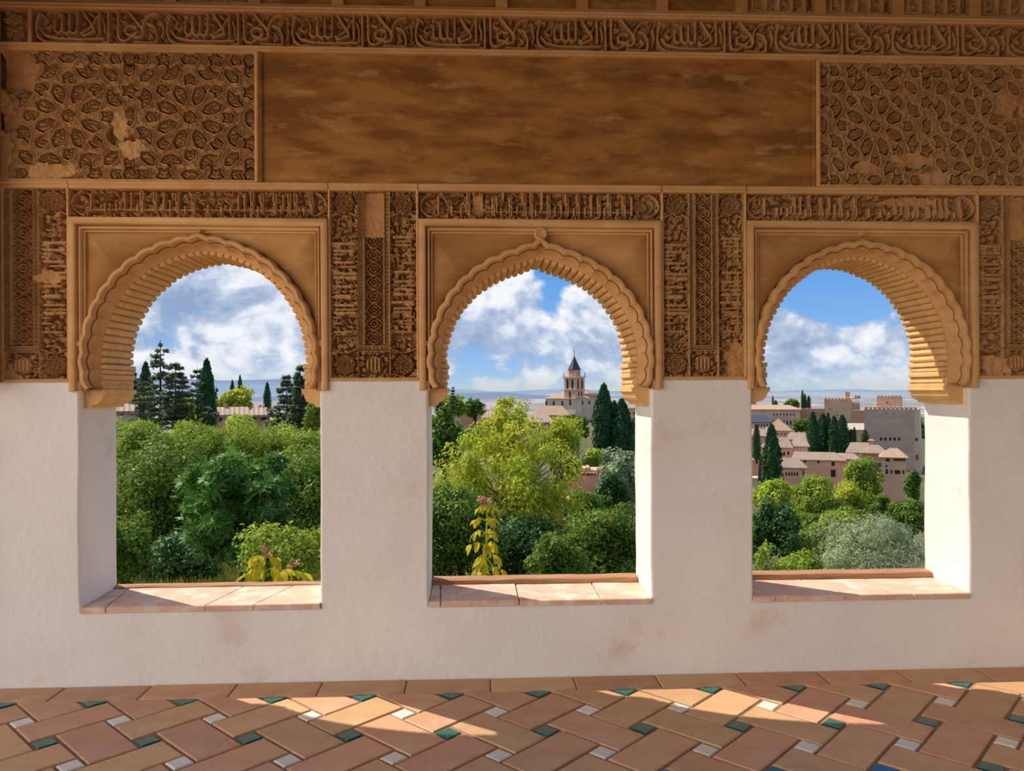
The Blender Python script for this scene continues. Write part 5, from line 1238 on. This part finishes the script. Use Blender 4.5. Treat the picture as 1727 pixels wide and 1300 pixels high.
h.block(1390, 1437, 673, 730, 'pink', 0, 24, to_ground=True); h.merlons(1390, 1441, 673, 3.4, 0, 9, 'pink', 1.4); h.block(1437, 1450, 679, 730, 'fort', 4, 16, to_ground=True); h.block(1425.5, 1433.5, 661.5, 675, 'brick', 6, 4, 'bell_turret'); h.merlons(1425.5, 1433.5, 661.5, 1.6, 6, 4, 'brick', .6)
for k, px in enumerate((1442, 1445.5, 1449)): MB().tube([(h.X(px), 8, h.Z(px, 682, 8)), (h.X(px), 8, h.Z(px, 666, 8))], .16, 5).add([(h.X(px), 8, h.Z(px, 667, 8)), (h.X(px) + 1.0, 8, h.Z(px, 667.5, 8)), (h.X(px) + 1.0, 8, h.Z(px, 672, 8)), (h.X(px), 8, h.Z(px, 671.5, 8))], [(0, 1, 2, 3)]).build('flagpole', M['brick'], h.root)
h.openings([(1400, 690, 1.6, 3), (1412, 700, 1.6, 3)])
h = House('curtain_wall', 'reddish fortress wall left of the battlemented tower', 'wall', 1370, 728, 500, sink=6); h.block(1347, 1392, 689, 730, 'brick', 0, 4, to_ground=True)
h = House('curtain_wall', 'reddish fortress wall between the two towers', 'wall', 1448, 735, 450, sink=6); h.block(1435, 1460, 692, 740, 'brick', 0, 4, to_ground=True)
h = House('cream_awning', 'cream roofed shed in front of the fortress wall', 'shed', 1442, 735, 400, sink=6); h.block(1428, 1462, 724, 742, 'pink', 0, 8, to_ground=True); h.roof(1426, 1464, 713.5, 724.5, 0, 8, 1430, 1460, 'canvas')
h = House('renaissance_palace', 'square palace with pilastered front at the left of the skyline', 'palace', 1310, 728, 480, sink=6)
h.block(1255, 1349, 691, 735, 'pale', 0, 40, to_ground=True); h.roof(1252, 1352, 682.5, 691, 0, 40, 1262, 1330, 'roofo', 1.0); h.block(1254, 1350, 690, 692, 'pale', -.8, 3, 'cornice'); h.block(1302, 1340, 706.5, 708, 'pale', -.5, 2, 'string_course')
h.openings([(1305 + 5.6 * k, 699, 2, 3) for k in range(7)] + [(1305 + 5.6 * k, 713, 2.2, 7) for k in range(7)])
for k in range(8): h.block(1301.4 + 5.6 * k, 1303 + 5.6 * k, 694, 722, 'pale', -.6, 1.5, 'pilaster')
h = House('palace_wing', 'grey roofed wing with a row of windows below the square palace', 'palace', 1282, 730, 400, sink=6)
h.block(1255, 1303, 712, 740, 'pale', 0, 14, to_ground=True); h.roof(1252, 1304, 699, 712, 0, 14, 1256, 1290, 'slate'); h.openings([(1274 + 5 * k, 717, 2.4, 4.5) for k in range(6)])
h = House('domed_hall', 'hall with a steep pyramid roof among the palaces', 'palace', 1312, 745, 340, sink=6)
h.block(1292, 1333, 725.5, 750, 'pale', 0, 10, to_ground=True); h.roof(1288.5, 1337, 706, 726, 0, 11, 1312, 1313, 'roofo', .6); h.openings([(1300 + 6 * k, 732, 2, 3) for k in range(5)])
h = House('palace_roofs', 'long tiled palace roofs right of the pyramid hall', 'palace', 1330, 752, 325, sink=6)
h.block(1330, 1368, 740, 760, 'pink', 0, 9, to_ground=True); h.roof(1326, 1371, 729, 741, 0, 9, 1332, 1366); h.openings([(1349, 745, 3, 4), (1356, 745, 3, 4)])
h.block(1258, 1300, 735, 760, 'pink', 3, 9, to_ground=True); h.roof(1254, 1303, 723, 735, 3, 9, 1260, 1296)
h = House('palace_block', 'tiled palace block behind the tall cypress', 'palace', 1330, 775, 305, sink=6)
h.block(1312, 1336, 754, 785, 'pink', 0, 9, to_ground=True); h.block(1334, 1362, 752, 775, 'pink', 2, 9, to_ground=True); h.roof(1282, 1338, 737, 754.5, 0, 9, 1300, 1328); h.roof(1332, 1366, 741, 752.5, 2, 9, 1338, 1360); h.block(1284, 1314, 755, 790, 'pink', 1, 8, to_ground=True); h.openings([(1316, 765, 3, 6), (1322, 765, 3, 6), (1329, 764, 3, 6)]); h.openings([(1292, 764, 3, 5), (1300, 764, 3, 5)], 1)
h = House('palace_pavilion', 'low pavilion with five arched windows under a striped roof', 'pavilion', 1338, 825, 280, sink=6)
h.block(1318, 1351, 788, 840, 'pink', 0, 7, to_ground=True); h.block(1351, 1357, 788, 840, 'pink', 1.5, 6, to_ground=True); h.roof(1312, 1362, 772, 788.5, 0, 8, 1318, 1345); h.openings([(1325.5 + 4.7 * k, 799, 2.6, 6) for k in range(5)], arched=True); h.openings([(1355, 798, 2, 5)], 1.5)
h = House('long_palace', 'long low palace building in front of the cypress cluster', 'palace', 1392, 812, 290, sink=6)
h.block(1338, 1413, 775, 830, 'pink', 0, 8, to_ground=True); MB().add([(h.X(1413), 0, -6), (h.X(1450), 9, -6), (h.X(1450), 9, h.Z(1450, 774)), (h.X(1413), 0, h.Z(1413, 775)), (h.X(1413), 8, -6), (h.X(1413), 8, h.Z(1413, 775))], [(0, 1, 2, 3), (1, 4, 5, 2), (3, 2, 5)]).build('angled_wall', M['pink'], h.root)
h.roof(1333, 1428, 762, 775.5, 0, 9, 1338, 1408); h.roof(1410, 1452, 764, 774, 4, 8, 1412, 1440); h.openings([(1357, 777.5, 4, 4.6), (1380, 778.5, 4, 4.6), (1404.5, 782, 5, 7), (1404.5, 798, 7.5, 12)]); h.block(1338, 1413, 788.5, 789.3, 'pale', -.25, .5, 'string_course')
h = House('palace_hips', 'cluster of hipped roofs at the foot of the great tower', 'palace', 1460, 775, 308, sink=6)
h.block(1430, 1492, 763, 800, 'pink', 0, 10, to_ground=True); h.roof(1425, 1496, 746, 763.5, 0, 11, 1434, 1472); h.roof(1452, 1498, 750, 764, -2, 9, 1468, 1482); h.block(1465, 1473, 742, 752, 'pink', 4, 3, 'chimney'); h.roof(1463, 1475, 740, 743, 4, 3, 1469, 1469.5, name='chimney_cap')
h = House('small_tower', 'slim pink tower with a pyramid tile roof before the great tower', 'tower', 1507, 862, 268, sink=6)
h.block(1486, 1528, 770, 870, 'pink', 0, 9, to_ground=True); h.roof(1481, 1532, 755.5, 771, 0, 9.5, 1500, 1513, 'roofo', .8); h.openings([(1496.5, 775, 6, 6.5), (1494.5, 786, 2.6, 4), (1495, 795, 4, 8.5), (1503, 795.5, 2.6, 6.5), (1513, 796, 8.5, 6.5), (1523, 796, 3, 6.5)]); h.openings([(1508.5 + 4 * k, 774.5, 3, 5.5) for k in range(5)])
h = House('ruined_wall', 'stepped ruined wall at the foot of the slim pink tower', 'wall', 1486, 865, 272, sink=6)
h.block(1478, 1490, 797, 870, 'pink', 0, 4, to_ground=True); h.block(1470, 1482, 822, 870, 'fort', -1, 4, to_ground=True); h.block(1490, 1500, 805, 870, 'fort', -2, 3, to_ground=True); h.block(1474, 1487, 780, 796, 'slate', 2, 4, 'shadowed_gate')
h = House('garden_terrace', 'garden terrace wall with clipped beds under the palm', 'wall', 1278, 812, 210, sink=6)
h.block(1255, 1300, 806, 830, 'pale', 0, 5, to_ground=True); h.block(1268, 1300, 775, 806, 'brick', 8, 4, to_ground=True)

# ------------------------------------------------------------------ woodland that carries on beside the views framed by the windows
def woodland():
    rng = np.random.default_rng(77); r = random.Random(77)
    near = [crown(1, 1, 1, 1900, .09, .5, 200 + k, 34, .3, core=.2) for k in range(3)]; far = [crown(1, 1, 1, 460, .17, .55, 300 + k, 24, .34, core=.2) for k in range(3)]
    bins = {'mid': [], 'fresh': [], 'deep': []}
    def put(px, Y, R, el=1.0):
        s = scale_at(Y); c = at(px, HY, Y); z = tz(c[0], Y) + R * .85 * el; a = r.uniform(0, 6.28); ca, sa = math.cos(a), math.sin(a)
        V = (near if Y < 30 else far)[r.randrange(3)]; V = V * np.array([R, R, R * el]); V = np.stack([V[:, 0] * ca - V[:, 1] * sa, V[:, 0] * sa + V[:, 1] * ca, V[:, 2]], 1) + np.array([c[0], Y, z])
        bins[r.choice(['mid', 'mid', 'fresh', 'deep'])].append(V)
    for (p0, p1, n1, n2) in ((552, 728, 6, 60), (1102, 1268, 6, 60), (-500, 182, 9, 45), (1575, 2500, 10, 55)):
        for k in range(n1 + n2):
            Y = r.uniform(8, 24) if k < n1 else 28 * (8.5 ** r.random()); s = scale_at(Y); R = r.uniform(.9, 1.5) if Y < 28 else r.uniform(2.2, 4.2)
            R = min(R, (p1 - p0) / 2 * .9 * s); h = R * 1.12 / s; px = r.uniform(p0 + h, p1 - h) if p1 - p0 > 2 * h else (p0 + p1) / 2
            put(px, Y, R, r.uniform(.9, 1.25))
    root = empty('woodland', (0, 20, -4)); tag(root, 'woodland covering the slope to either side of the framed views', 'woodland', kind='stuff')
    for k, L in bins.items():
        V = np.concatenate(L); o = link('foliage', mesh_np('foliage', V, quads(len(V) // 4)), LM[k], root, (0, -20, 4)); o['kind'] = 'stuff'
woodland()
